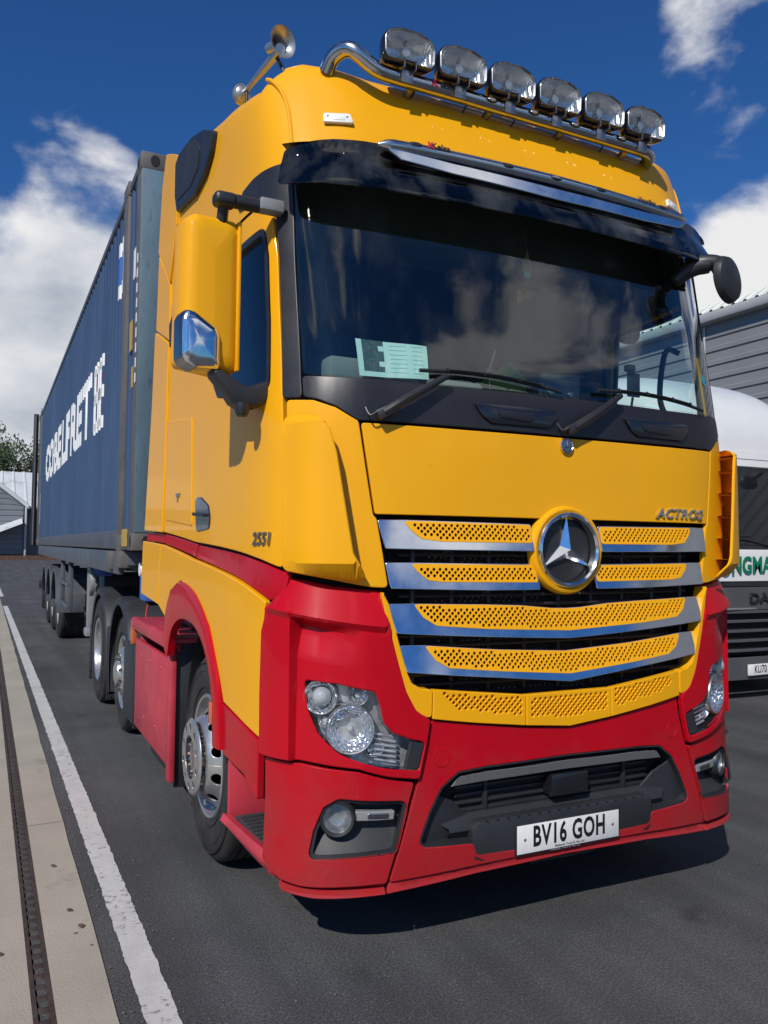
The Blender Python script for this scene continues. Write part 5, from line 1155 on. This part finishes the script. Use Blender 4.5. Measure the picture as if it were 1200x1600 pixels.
on_post('hazard_label', CY, 3.50, 3.62, 2.72, 2.88, 1.253); on_post('hazard_label', CY, 3.60, 3.75, 3.02, 3.25, 1.253); on_post('number_plate_strip', CW, 3.52, 3.62, 3.55, 3.78, 1.253)
for k in range(9): on_post('post_number', CW, 3.33, 3.37, 3.6-.11*k, 3.67-.11*k)
on_post('height_label', CY, 3.52, 3.80, 1.53, 1.66, 1.268)

# ================================================================== TRAILER
TR = tag(empty('container_trailer', (0, 5, 0)), 'dark skeletal three axle trailer carrying the blue container', 'trailer')
TG = mat('trailer_grey', (.075,.085,.10), .5, var=.2, vscale=3, dirt=(.11,.10,.09), dscale=4, dthr=.6)
b = MB()
for x in (-.47, .47): b.bb(x-.07, x+.07, 3.5, 17.0, 1.20, 1.49, .01)
b.bb(-1.22, 1.22, 3.82, 4.12, 1.38, 1.49, .01); b.bb(-1.22, 1.22, 9.5, 9.7, 1.38, 1.49, .01); b.bb(-1.22, 1.22, 16.1, 16.4, 1.30, 1.49, .01)
for y in (6.5, 8.2, 11, 12.5, 14): b.bb(-.6, .6, y-.06, y+.06, 1.2, 1.45, .01)
b.build('trailer_frame', TG, TR)
for sd_ in (1, -1):
    X = lambda a: -a*sd_
    def box(b, x0, x1, *a, bev=.006): b.bb(min(X(x0), X(x1)), max(X(x0), X(x1)), *a, bev)
    b = MB(); box(b, 1.20, 1.25, 4.1, 16.3, 1.30, 1.49, bev=.01); box(b, 1.16, 1.20, 4.1, 16.3, 1.42, 1.48); b.build('side_rail', TG, TR)
    b = MB(); box(b, 1.13, 1.275, 3.84, 4.08, 1.36, 1.495, bev=.01); b.build('bolster_end', CRUST, TR); b = MB(); box(b, 1.20, 1.285, 4.35, 4.55, 1.33, 1.49, bev=.02); b.build('twist_lock', CRUST, TR)
    b = MB(); box(b, 1.252, 1.262, 4.36, 4.5, 1.37, 1.46, bev=.02); b.build('amber_marker', CY, TR)
    # landing leg
    b = MB(); box(b, 1.02, 1.14, 7.30, 7.44, .55, 1.42, bev=.01); box(b, 1.0, 1.16, 7.26, 7.48, .47, .56, bev=.01); b.build('landing_leg', GREYL, TR)
    b = MB(); b.lathe([(0,.0),(.16,.0),(.17,-.02),(.17,-.05),(0,-.05)], Matrix(((0,0,-sd_,X(1.16)),(1,0,0,7.05),(0,1,0,1.12),(0,0,0,1))), 28)
    for q in range(6): b.lathe([(0,.006),(.016,.006),(.016,0)], Matrix(((0,0,-sd_,X(1.16)),(1,0,0,7.05+.12*math.cos(q)),(0,1,0,1.12+.12*math.sin(q)),(0,0,0,1))), 8)
    b.build('gear_plate', GREYL, TR)
    b = MB(); box(b, .9, 1.12, 6.9, 7.2, 1.18, 1.40, bev=.04); b.build('air_tank', CBL, TR)
    for k, y in enumerate((11.6, 12.95, 14.3)):
        wheel(X(1.15), y, -sd_, 'trailer', TR, rt=.52, width=.36)
        A = np.linspace(R(5), R(175), 16); rows = []
        for a in A:
            yy, zz = y+.62*math.cos(a), .54+.60*math.sin(a); rows.append([(X(.72), yy, zz), (X(1.23), yy, zz), (X(1.235), y+.57*math.cos(a), .54+.55*math.sin(a)), (X(1.20), y+.58*math.cos(a), .54+.56*math.sin(a))])
        b = MB(); b.grid(rows, flip=sd_ < 0); box(b, .72, 1.22, y-.64, y-.62, .45, .75); b.build('mudguard', TG, TR, ang=60)
    b = MB(); box(b, .7, 1.2, 15.3, 15.33, .2, .9); b.build('spray_flap', BLK, TR); b = MB(); box(b, 1.18, 1.22, 9.2, 10.6, .95, 1.0); box(b, 1.18, 1.22, 9.2, 10.6, .65, .70); box(b, 1.14, 1.20, 10.55, 10.6, .6, 1.35); box(b, 1.14, 1.20, 9.2, 9.25, .6, 1.35); b.build('side_guard', TG, TR)
b = MB()
for y in (11.6, 12.95, 14.3): b.cyl((-.9, y, .52), (.9, y, .52), .07)
b.build('axle_tubes', BLK, TR); b = MB(); b.bb(-.9, .9, 7.9, 9.2, .75, 1.15, .03); b.build('under_locker', BLK, TR); b = MB(); b.bb(-1.2, 1.2, 16.7, 16.8, .55, .75, .02); b.build('rear_bumper', BLK, TR)
# coupling gauges by the cab back
b = MB(); b.bb(-1.14, -.95, 3.50, 3.72, 1.12, 1.34, .02); gb = b.build('coupling_box', CBL, TR); b = MB(); b.lathe([(0,.02),(.05,.02),(.055,.01),(.055,-.02)], Matrix(((0,0,-1,-1.15),(1,0,0,3.55),(0,1,0,1.36),(0,0,0,1))), 20); b.build('gauge_dial', WHT, gb)
b = MB(); b.tube([(-1.1,3.55,1.12),(-1.12,3.5,1.0),(-1.05,3.45,.95)], .006, 8, 4); b.build('red_coupling', RED, gb)

# ================================================================== GROUND
def sheet(name, pts, m_, z=0., kind='structure', lab=None):
    me = bpy.data.meshes.new(name); me.from_pydata([(x, y, z) for x, y in pts], [], [tuple(range(len(pts)))]); o = link(name, me, m_); tag(o, kind=kind); return o
ASP = mat('asphalt', (.046, .048, .051), .88, bump_=.4, bscale=190)
t = ASP.node_tree; P_ = t.nodes['Principled BSDF']; tcn = N(t, 'ShaderNodeTexCoord')
va = N(t, 'ShaderNodeTexNoise', i_Scale=110., i_Detail=4., i_Roughness=.75); t.links.new(tcn.outputs['Object'], va.inputs[0])
vb_ = N(t, 'ShaderNodeTexNoise', i_Scale=.9, i_Detail=8., i_Roughness=.6); t.links.new(tcn.outputs['Object'], vb_.inputs[0])
vc = N(t, 'ShaderNodeTexVoronoi', i_Scale=75.); t.links.new(tcn.outputs['Object'], vc.inputs[0])
c1_ = ramp(t, va.outputs[0], [(.33, (.026,.027,.029)), (.5, (.055,.057,.060)), (.66, (.115,.118,.122))])
c2_ = mixc(t, 1., c1_, ramp(t, vb_.outputs[0], [(.35, (.72,.72,.73)), (.65, (1.22,1.22,1.20))]), 'MULTIPLY')
spk = mth(t, 'LESS_THAN', vc.outputs[0], .16); wn = N(t, 'ShaderNodeTexNoise', i_Scale=9.); t.links.new(tcn.outputs['Object'], wn.inputs[0]); sp2 = mth(t, 'MULTIPLY', spk, mth(t, 'GREATER_THAN', wn.outputs[0], .56))
vd = N(t, 'ShaderNodeTexNoise', i_Scale=2.6, i_Detail=3.); t.links.new(tcn.outputs['Object'], vd.inputs[0]); oil = ramp(t, vd.outputs[0], [(.64, (1,1,1)), (.74, (.60,.58,.56))])
ms = N(t, 'ShaderNodeMapping'); ms.inputs['Scale'].default_value = (2.2, .10, 1); t.links.new(tcn.outputs['Object'], ms.inputs[0]); ve_ = N(t, 'ShaderNodeTexNoise', i_Scale=1.6, i_Detail=6.); t.links.new(ms.outputs[0], ve_.inputs[0])
oil = mixc(t, 1., oil, ramp(t, ve_.outputs[0], [(.38, (.80,.80,.80)), (.60, (1.1,1.1,1.09))]), 'MULTIPLY')
t.links.new(mixc(t, 1., mixc(t, sp2, c2_, (.20,.20,.20)), oil, 'MULTIPLY'), P_.inputs['Base Color'])
# the ground sheet runs to the horizon; it is left open under the drain channel
def seg(y, x0, k): return x0-k*y
KX = .0072
DX0, DX1 = -2.003, -1.935
def strip_sheet(name, xa, xb, y0, y1, m_, z=0.):
    return sheet(name, [(xa-KX*y0, y0), (xb-KX*y0, y0), (xb-KX*y1, y1), (xa-KX*y1, y1)], m_, z)
g = sheet('ground', [(-1.98-KX*-6, -6), (1200, -6), (1200, 1500), (-1.98-KX*1500, 1500)], ASP)
sheet('ground', [(-900, -60), (1200, -60), (1200, -6), (-900, -6)], ASP)
sheet('ground', [(-900, 46), (-1.98-KX*46, 46), (-1.98-KX*1500, 1500), (-900, 1500)], ASP)
sheet('ground', [(-900, -6), (-9, -6), (-9.3, 46), (-900, 46)], ASP)
CON = mat('concrete', (.345, .315, .262), .85, var=.12, vscale=1.6, dirt=(.20,.18,.145), dscale=2.4, dthr=.60, bump_=.35, bscale=120)
t = CON.node_tree; tcn = N(t, 'ShaderNodeTexCoord'); vv = N(t, 'ShaderNodeTexVoronoi', i_Scale=5.5); t.links.new(tcn.outputs['Object'], vv.inputs[0])
base = t.nodes['Principled BSDF'].inputs['Base Color'].links[0].from_socket
pit = ramp(t, vv.outputs[0], [(.035, (.25,.23,.20)), (.06, (1,1,1))]); t.links.new(mixc(t, 1., base, pit, 'MULTIPLY'), t.nodes['Principled BSDF'].inputs['Base Color'])
def slab(xa, xb, y0, y1):
    b = MB(); n = 24; rr = random.Random(int(y0*7+xa*13)); rows = []
    for i in range(n+1):
        y = y0+(y1-y0)*i/n; j = rr.uniform(-.004, .004) if xb > -1.8 else 0; j2 = rr.uniform(-.003, .003) if xb > -1.8 else 0
        rows.append([(xa-KX*y, y, -.05), (xa-KX*y, y, .004), (xb-KX*y+j, y, .004+.002), (xb-KX*y+j+.006, y, -.004)])
    b.grid(rows, flip=True); return b
for y0, y1 in ((-6, 2.2), (2.206, 11.57), (11.58, 21), (21.01, 46)):
    o = slab(DX1+.0, -1.750, y0, y1).build('concrete_apron', CON, None); tag(o, kind='structure')
    o = slab(-9, DX0, y0, y1).build('concrete_apron', CON, None); tag(o, kind='structure')
# painted line, worn edges
WL = mat('road_paint', (.50,.50,.485), .75, var=.10, vscale=7, bump_=.3, bscale=160)
t = WL.node_tree; P_ = t.nodes['Principled BSDF']; tcn = N(t, 'ShaderNodeTexCoord'); nn = N(t, 'ShaderNodeTexNoise', i_Scale=26., i_Detail=8., i_Roughness=.75); t.links.new(tcn.outputs['Object'], nn.inputs[0])
base = P_.inputs['Base Color'].links[0].from_socket; big = N(t, 'ShaderNodeTexNoise', i_Scale=1.7, i_Detail=3.); t.links.new(tcn.outputs['Object'], big.inputs[0])
f = N(t, 'ShaderNodeMapRange'); t.links.new(mth(t, 'ADD', nn.outputs[0], mth(t, 'MULTIPLY', mth(t, 'SUBTRACT', big.outputs[0], .5), .35)), f.inputs[0]); f.inputs[1].default_value = .56; f.inputs[2].default_value = .66
t.links.new(mixc(t, f.outputs[0], base, (.16,.16,.16)), P_.inputs['Base Color'])
def paint(name, y0, y1, x0=-1.672, x1=-1.567, kx=.0105):
    rr = random.Random(5); n = int((y1-y0)/.012); n = min(n, 900); me = bpy.data.meshes.new(name); V = []; F = []; a = b_ = 0
    for i in range(n+1):
        y = y0+(y1-y0)*i/n; a = .6*a+rr.uniform(-.0025, .0025); b_ = .6*b_+rr.uniform(-.0025, .0025)
        V += [(x0-kx*y+a, y, .004), (x1-kx*y+b_, y, .004)]
        if i: k = 2*i; F.append((k-2, k-1, k+1, k))
    me.from_pydata(V, [], F); o = link(name, me, WL); return tag(o, kind='structure')
paint('road_line', -3, 6); paint('road_line', 6, 19.0); paint('road_line', 22.8, 34.)
# drain channel: rusty iron rails with cross bars over a dark slot
IRON = mat('rusty_iron', (.060, .045, .040), .7, metal=.3, var=.35, vscale=12, dirt=(.16,.10,.07), dscale=9, dthr=.6, bump_=.3, bscale=80)
b = MB()
def rail(x0, x1, z0, z1, y0=-3, y1=30):
    b.grid([[(x0-KX*y, y, z0), (x0-KX*y, y, z1), (x1-KX*y, y, z1), (x1-KX*y, y, z0)] for y in (y0, y1)], flip=True)
rail(DX0, DX0+.016, -.05, .007); rail(DX1-.016, DX1, -.05, .007)
rr = random.Random(9)
y = -3
while y < 30:
    w_ = .034; x0, x1 = DX0+.016-KX*y, DX1-.016-KX*y; b.bb(x0, x1, y, y+w_, -.02, .0045, .003); y += .078
dn = b.build('drain_channel', IRON, None); tag(dn, kind='structure'); dn['label'] = 'rusty slotted iron drain channel set in the concrete'
b = MB(); b.grid([[(DX0-KX*y, y, -.045), (DX1-KX*y, y, -.045)] for y in (-3, 30)]); o = b.build('drain_bed', DARK, None); tag(o, kind='structure')
# leaves and grit on the apron
LF = mat('dry_leaf', (.09,.065,.045), .8, var=.3, vscale=20)
rr = random.Random(21)
for (x, y) in ((-1.86,1.55),(-1.83,1.02),(-1.80,.85),(-2.10,.74)):
    me = bpy.data.meshes.new('dry_leaf'); n = 7; V = [(x+.016*math.cos(6.28*i/n+.3)*rr.uniform(.6, 1), y+.022*math.sin(6.28*i/n)*rr.uniform(.6, 1), .009+.005*rr.random()) for i in range(n)]+[(x, y, .012)]
    me.from_pydata(V, [], [(i, (i+1) % n, n) for i in range(n)]); o = link('dry_leaf', me, LF); tag(o, {1.55:'dry brown leaf scrap lying farthest along the concrete apron',1.02:'dry brown scrap on the concrete beside the drain, middle one',.85:'dry brown scrap on the concrete nearest the white line',.74:'dry brown scrap on the outer side of the iron drain'}[y], 'leaf', 'leaf scraps on the concrete')

# loose grit swept against the kerb strip and the drain
b = MB(); rr = random.Random(77)
for k in range(420):
    y = rr.uniform(-.1, 9)**1.0; side_ = rr.random()
    x = (-1.748 if side_ < .55 else -1.56)-KX*y+abs(rr.gauss(0, .05))*(1 if side_ < .9 else 9); s_ = rr.uniform(.0015, .0045)
    t_ = bmesh.new(); bmesh.ops.create_icosphere(t_, subdivisions=1, radius=s_); b._add(t_, Matrix.Translation((x, y, .004+s_*.4))@Matrix.Rotation(rr.uniform(0, 6), 4, 'Z')@Matrix.Diagonal((1.3, 1, .7, 1)))
gt = b.build('grit', mat('grit_stone', (.14,.135,.125), .9, var=.5, vscale=90), None); tag(gt, 'loose grit scattered along the edge of the concrete strip', 'grit', kind='stuff')
# ================================================================== WAREHOUSE on the right
CLAD = mat('grey_cladding', (.205,.21,.22), .45, var=.06, vscale=.6)
ROOFW = mat('pale_roof_sheet', (.62,.64,.58), .55, var=.10, vscale=1.2, dirt=(.38,.38,.28), dscale=1.2, dthr=.56)
TRIM = mat('grey_trim', (.42,.43,.44), .5, var=.05)
W = tag(empty('warehouse', (14, 0, 0)), 'long grey ribbed metal warehouse with a pale roof edge behind the white lorry', 'building')
XW = 14.0; b = MB(); rows = []; z = 0.; Zt = 7.25
while z < Zt-.01:
    for dz, dx in ((0,.0),(.20,.0),(.225,-.035),(.325,-.035),(.35,0)):
        if z+dz <= Zt: rows.append([(XW+dx, y, z+dz) for y in (-12, 20, 55, 90)])
    z += .35
b.grid(rows, flip=True); b.build('wall', CLAD, W, ang=20)
b = MB()
prof = [(XW-.30, Zt-.02), (XW-.34, Zt+.05), (XW-.34, Zt+.16), (XW-.30, Zt+.19), (XW-.26, Zt+.16), (XW-.05, Zt+.16), (XW+.02, Zt-.02)]
b.grid([[(x, y, z) for x, z in prof+[prof[0]]] for y in (-12, 90)], flip=True); b.build('gutter', TRIM, W, ang=30)
# profiled roof sheets rising from the gutter
b = MB(); rows = []; y = -12.
while y < 90:
    for dy, dz in ((0,0),(.18,0),(.21,.04),(.27,.04),(.30,0)):
        rows.append([(XW-.30, y+dy, Zt+.20+dz), (XW+.05, y+dy, Zt+.46+dz), (XW+.9, y+dy, Zt+.76+dz), (XW+9, y+dy, Zt+2.6+dz)])
    y += .333
b.grid(rows); b.build('roof', ROOFW, W, ang=20)
for y in (-6, 0, 6, 12, 18, 24, 30, 36, 42, 48):
    b = MB(); b.bb(XW-.045, XW-.03, y-.03, y+.03, 0, Zt-.05, .002); b.build('wall_seam', TRIM, W)
for y in (2.0, 20., 40.):
    b = MB(); b.cyl((XW-.12, y, 0), (XW-.12, y, Zt), .05); b.build('downpipe', TRIM, W)
b = MB(); b.bb(XW-.02, XW+9, -12.1, -12, 0, Zt, 0); b.bb(XW, XW+9, 90, 90.1, 0, Zt, 0); b.build('end_wall', CLAD, W)

# ================================================================== WHITE LORRY on the right
D = tag(empty('white_lorry', (5.25, 3.3, 0)), 'white high roofed lorry with green letters on its front, parked beyond the yellow one', 'lorry')
DW = mat('white_paint', (.70,.71,.70), .35, coat=.4, var=.03); DG = mat('dark_grey_paint', (.07,.075,.082), .4, var=.1); DGR = mat('lorry_green', (.0,.17,.09), .4); DBG = mat('cab_glass', (.012,.014,.016), .06, coat=.6)
XC = 5.25
def dsurf(y0, hw=1.25, rr=.28, rake=lambda z: 0.):
    def f(u, v):
        u, v = np.broadcast_arrays(np.asarray(u, float), np.asarray(v, float)); a = np.abs(u)
        flatw = hw-rr; th = np.clip((a-flatw)/rr, 0, math.pi/2); ext = np.maximum(0, a-flatw-rr*math.pi/2)
        x = np.where(a <= flatw, a, flatw+rr*np.sin(th)); y = y0+.06*(np.minimum(a, flatw)/flatw)**2+rr*(1-np.cos(th))+ext
        y = y+np.vectorize(rake)(v)
        return np.stack([XC+np.sign(u)*x, y, v], -1)
    f.sgn = 1; return f
DF = dsurf(3.2, rake=lambda z: max(0, z-1.5)*.16)
W_ = lambda a: [(-a[0],a[2]),(a[0],a[2]),(a[1],a[3]),(-a[1],a[3])]
def dp(name, P, m_, par=D, off=0., th=.02, bev=.006, r=.02, holes=(), gu=.12, gv=.1): return panel(name, P, m_, par, fn=DF, off=off, th=th, bev=bev, gap=.003, r=r, holes=holes, gu=gu, gv=gv)
E_ = 1.25+.16
dp('front_panel', W_((1.40,1.40,1.225,1.56)), DW)
dp('windscreen', W_((1.34,1.32,1.60,2.40)), DBG, off=-.01)
dp('windscreen_surround', W_((1.42,1.42,1.56,2.44)), BLK, off=-.02)
dp('header_panel', W_((1.42,1.40,2.44,2.62)), DW)
dp('lower_band', W_((1.40,1.40,1.17,1.222)), BLK, off=-.01)
dp('badge_band', W_((1.36,1.38,.93,1.168)), DG, off=.004)
dp('grille_back', W_((1.1,1.15,.46,.93)), DARK, off=-.05)
for k, z in enumerate((.50,.60,.70,.80,.895)): dp('grille_bar', W_((1.02-.0,1.02,z,z+.035)), DG, off=.01, th=.03, r=.01)
for s_ in (1, -1): dp('corner_panel', [(s_*1.03,.40),(s_*1.42,.40),(s_*1.42,.93),(s_*1.03,.93)], DG)
bp_ = dp('bumper', W_((1.40,1.40,.22,.455)), DG, off=.03)
text('grille_lettering', 'DAF', BLKG, D, Matrix(((1,0,0,XC-.17),(0,0,-1,3.185),(0,1,0,1.05),(0,0,0,1))), .145, .012, 1.35, .003, 1.1)
text('front_lettering', 'LONGMAN', DGR, D, Matrix(((1,0,0,XC-.37),(0,0,-1,3.196),(0,1,0,1.385),(0,0,0,1))), .245, .006, .80, .007, 1.03)
b = MB(); b.bb(XC-.26-.17, XC+.26-.17, 3.145, 3.165, .27, .381, .002); npl = b.build('number_plate', PLATE, bp_); text('plate_characters', 'KU70 XHT', INK, npl, Matrix(((1,0,0,XC-.17),(0,0,-1,3.1435),(0,1,0,.327),(0,0,0,1))), .112, .001, .66, .0016, 1.08)
b = MB(); b.bb(XC-1.24, XC+1.24, 3.55, 5.4, 1.0, 2.6, .06); b.bb(XC-1.22, XC+1.22, 3.4, 5.3, .45, 1.0, .05); b.build('cab_body', DW, D)
# roof fairing: swept-back rounded hood
rows = []
for t_ in np.linspace(0, 1, 14):
    a = t_*math.pi/2; y = 3.45+1.55*(1-math.cos(a)); z = 2.58+1.05*math.sin(a)**.9; hw = 1.235-.03*t_; R_ = []
    for q in np.linspace(-1, 1, 25):
        cq = abs(q)**5; R_.append((XC+hw*q, y+.35*cq*(1-t_)+.05*cq, z-(z-2.5)*.20*cq*1.5 if abs(q) < 1 else 2.5))
    rows.append(R_)
for y in (5.2, 5.5): rows.append([(p[0], y, p[2]) for p in rows[-1]])
b = MB(); b.grid(rows, flip=False); b.build('roof_fairing', DW, D, ang=60)
b = MB(); b.bb(XC+.85, XC+1.15, 5.35, 5.6, 3.55, 3.74, .03); b.build('roof_unit', GREYL, D)
b = MB(); b.tube([(XC-1.25,3.6,2.4),(XC-1.45,3.55,2.42)], .02, 8); b.box((XC-1.47,3.58,2.1), (.18,.12,.6), None, .04); b.build('mirror', BLK, D)
b = MB(); b.box((XC+.12,3.08,2.38), (.22,.12,.14), None, .04); b.tube([(XC+.2,3.1,2.42),(XC+.3,3.3,2.50)], .02, 8); b.build('front_mirror', BLK, D)
for s_ in (1, -1):
    wheel(XC+s_*1.13, 4.6, s_, 'trailer', D); b = MB(); b.bb(XC+s_*1.0-.2, XC+s_*1.0+.2, 3.25, 3.32, .48, .72, .04); b.build('headlight', LENS, D)
b = MB(); b.bb(XC-1.25, XC+1.25, 6.0, 16, 1.0, 3.4, .03); b.build('load_body', DW, D); b = MB(); b.bb(XC-.45, XC+.45, 3.6, 16, .6, 1.0, .02); b.build('chassis_frame', BLK, D)
for s_ in (1, -1): wheel(XC+s_*1.13, 10.2, s_, 'trailer', D)
# seams, wiper and step details on the white cab's front
b = MB(); b.tube([(XC-.9,3.24,1.66),(XC-.3,3.24,1.70)], .008, 6); b.tube([(XC-.02,3.22,1.60),(XC-.35,3.235,1.66),(XC-.9,3.25,1.69)], .012, 6); b.build('wiper', BLK, D)
dp('panel_seam', [(-1.38,2.515),(1.38,2.515),(1.38,2.528),(-1.38,2.528)], BLK, off=.001, th=.004, bev=0, r=0)
for q_ in (-.9, -.3, .3, .9):
    b = MB(); b.lathe([(0,.012),(.03,.010),(.036,0)], Matrix(((1,0,0,XC+q_),(0,0,-1,3.50),(0,1,0,2.66),(0,0,0,1))), 16, sy=.5); b.build('marker_lamp', GREYL, D)
dp('panel_seam', [(-1.38,1.565),(1.38,1.565),(1.38,1.575),(-1.38,1.575)], BLK, off=.001, th=.004, bev=0, r=0)
b = MB(); b.bb(XC-1.1, XC+1.1, 3.20, 3.26, .935, .955, .004); b.build('chrome_strip', ALU, D)
# ================================================================== FAR LEFT: shed, brick wall, trees
Hs = tag(empty('far_shed', (0, 76, 0)), 'low grey clad shed with white roofs far behind the container', 'building')
GW = mat('shed_cladding', (.16,.18,.20), .6, var=.08, vscale=.8); BRK = mat('brick', (.09,.05,.035), .9, var=.25, vscale=1.5, dirt=(.24,.15,.10), dscale=6, dthr=.55); WR = mat('shed_roof_white', (.55,.58,.60), .6, var=.06, vscale=.5, dirt=(.34,.36,.30), dscale=.6, dthr=.55)
def clad(x0, x1, y, z0, z1fn, name, m_):
    b = MB(); rows = []; z = z0
    xs = np.linspace(x0, x1, 20)
    zt_ = max(z1fn(x) for x in xs)
    while z < zt_:
        for dz, dy in ((0,0),(.28,0),(.32,.05),(.42,.05),(.46,0)): rows.append([(x, y+dy, min(z+dz, z1fn(x))) for x in xs])
        z += .5
    b.grid(rows, flip=True); return b.build(name, m_, Hs, ang=20)
clad(-22, .35, 76, .48, lambda x: 4.85+.80*(min(.35-x, 4.6-(-.0)) if x > -4.25 else max(0, x+8.85)), 'gable_wall', GW)
b = MB(); b.bb(-22, .4, 75.9, 76.1, 0, .5, .0); b.build('brick_plinth', BRK, Hs)
b = MB(); P = [(.75,4.55),(-4.25,8.5),(-4.25,8.9),(.75,4.95)]; b.prism(P, .25, Matrix(((1,0,0,0),(0,0,-1,76.0),(0,1,0,0),(0,0,0,1)))); b.build('bargeboard', WR, Hs)
b = MB(); b.grid([[(.78,75.7,4.95),(.78,84,4.95)],[(-4.25,75.7,8.92),(-4.25,84,8.92)]], flip=True); b.build('gable_roof', WR, Hs)
b = MB(); rows = []
x = -22.
while x < 5:
    for dx, dz in ((0,0),(.5,0),(.56,.06),(.7,.06),(.76,0)): rows.append([(x+dx, 76.6, 4.75+dz), (x+dx, 86, 8.6+dz)])
    x += 1.
b.grid(rows, flip=True); b.build('main_roof', WR, Hs, ang=20)
b = MB(); b.bb(-22, 4.6, 78, 86, 0, 4.7, 0); b.build('main_wall', GW, Hs)
b = MB(); b.bb(-22, 4.6, 76.5, 76.7, 4.55, 4.78, .02); b.build('gutter', TRIM, Hs)
b = MB(); b.grid([[(-22,74.2,3.0),(-22,76,3.5)],[(-1.8,74.2,2.3),(-1.8,76,2.9)],[(.25,74.2,3.2),(.25,76,3.7)]], flip=True); b.build('lean_to_roof', WR, Hs)
b = MB(); b.bb(.45, .62, 75.6, 75.77, 0, 4.7, .02); b.build('downpipe', TRIM, Hs)
b = MB(); b.bb(-22, 6, 75.2, 75.4, .0, .38, 0)
bw = b.build('brick_wall', BRK, None); tag(bw, 'low brown brick wall along the foot of the far shed', 'wall')
LEAF = mat('tree_leaves', (.055,.085,.030), .7, var=.5, vscale=.9); LEAF2 = mat('tree_leaves_olive', (.085,.095,.035), .7, var=.45, vscale=.9); BARK = mat('bark', (.07,.06,.05), .9, var=.3)
def tree(x, y, h, w_, seed, lm, label):
    rr = random.Random(seed); t0 = tag(empty('broadleaf_tree', (x, y, 0)), label, 'tree', 'trees behind the far shed')
    b = MB(); tips = []
    b.tube([(x, y, 0), (x+.1, y, h*.3), (x-.1, y, h*.55)], [.35,.27,.18], 10, 4)
    for k in range(16):
        a = rr.uniform(0, 6.28); z0 = h*rr.uniform(.25, .55); L_ = w_*rr.uniform(.5, 1.); e = (x+L_*math.cos(a), y+L_*math.sin(a), z0+h*rr.uniform(.12, .42)); md = ((x+e[0])/2, (y+e[1])/2, (z0*.55+e[2]*.45))
        b.tube([(x, y, z0), md, e], [.12,.07,.02], 6, 3); tips += [e, md]
    b.build('trunk', BARK, t0)
    V = []; F = []
    for k in range(120):
        c = rr.choice(tips); rad = rr.uniform(.5, 1.35); c = (c[0]+rr.gauss(0, .7), c[1]+rr.gauss(0, .7), c[2]+rr.gauss(0, .6))
        for q in range(46):
            d = Vector((rr.gauss(0, 1), rr.gauss(0, 1), rr.gauss(0, 1))).normalized()*rad*rr.random()**.4; p = Vector(c)+d; s_ = rr.uniform(.10, .22)
            u_ = Vector((rr.gauss(0, 1), rr.gauss(0, 1), rr.gauss(0, 1))).normalized(); v_ = u_.orthogonal().normalized(); i = len(V)
            V += [p-u_*s_, p+v_*s_*.5, p+u_*s_, p-v_*s_*.5]; F.append((i, i+1, i+2, i+3))
    me = bpy.data.meshes.new('crown'); me.from_pydata([tuple(v) for v in V], [], F); link('crown', me, lm, t0)
tree(-3.6, 92, 14.3, 3.6, 4, LEAF, 'dark green tree behind the far shed at the left edge of the photo')
tree(1.0, 96, 17.2, 4.0, 11, LEAF2, 'taller olive tree behind the far shed, beside the container rear')
tree(-9.5, 95, 13.5, 4.5, 23, LEAF, 'third tree in the row, farthest left of the far shed')
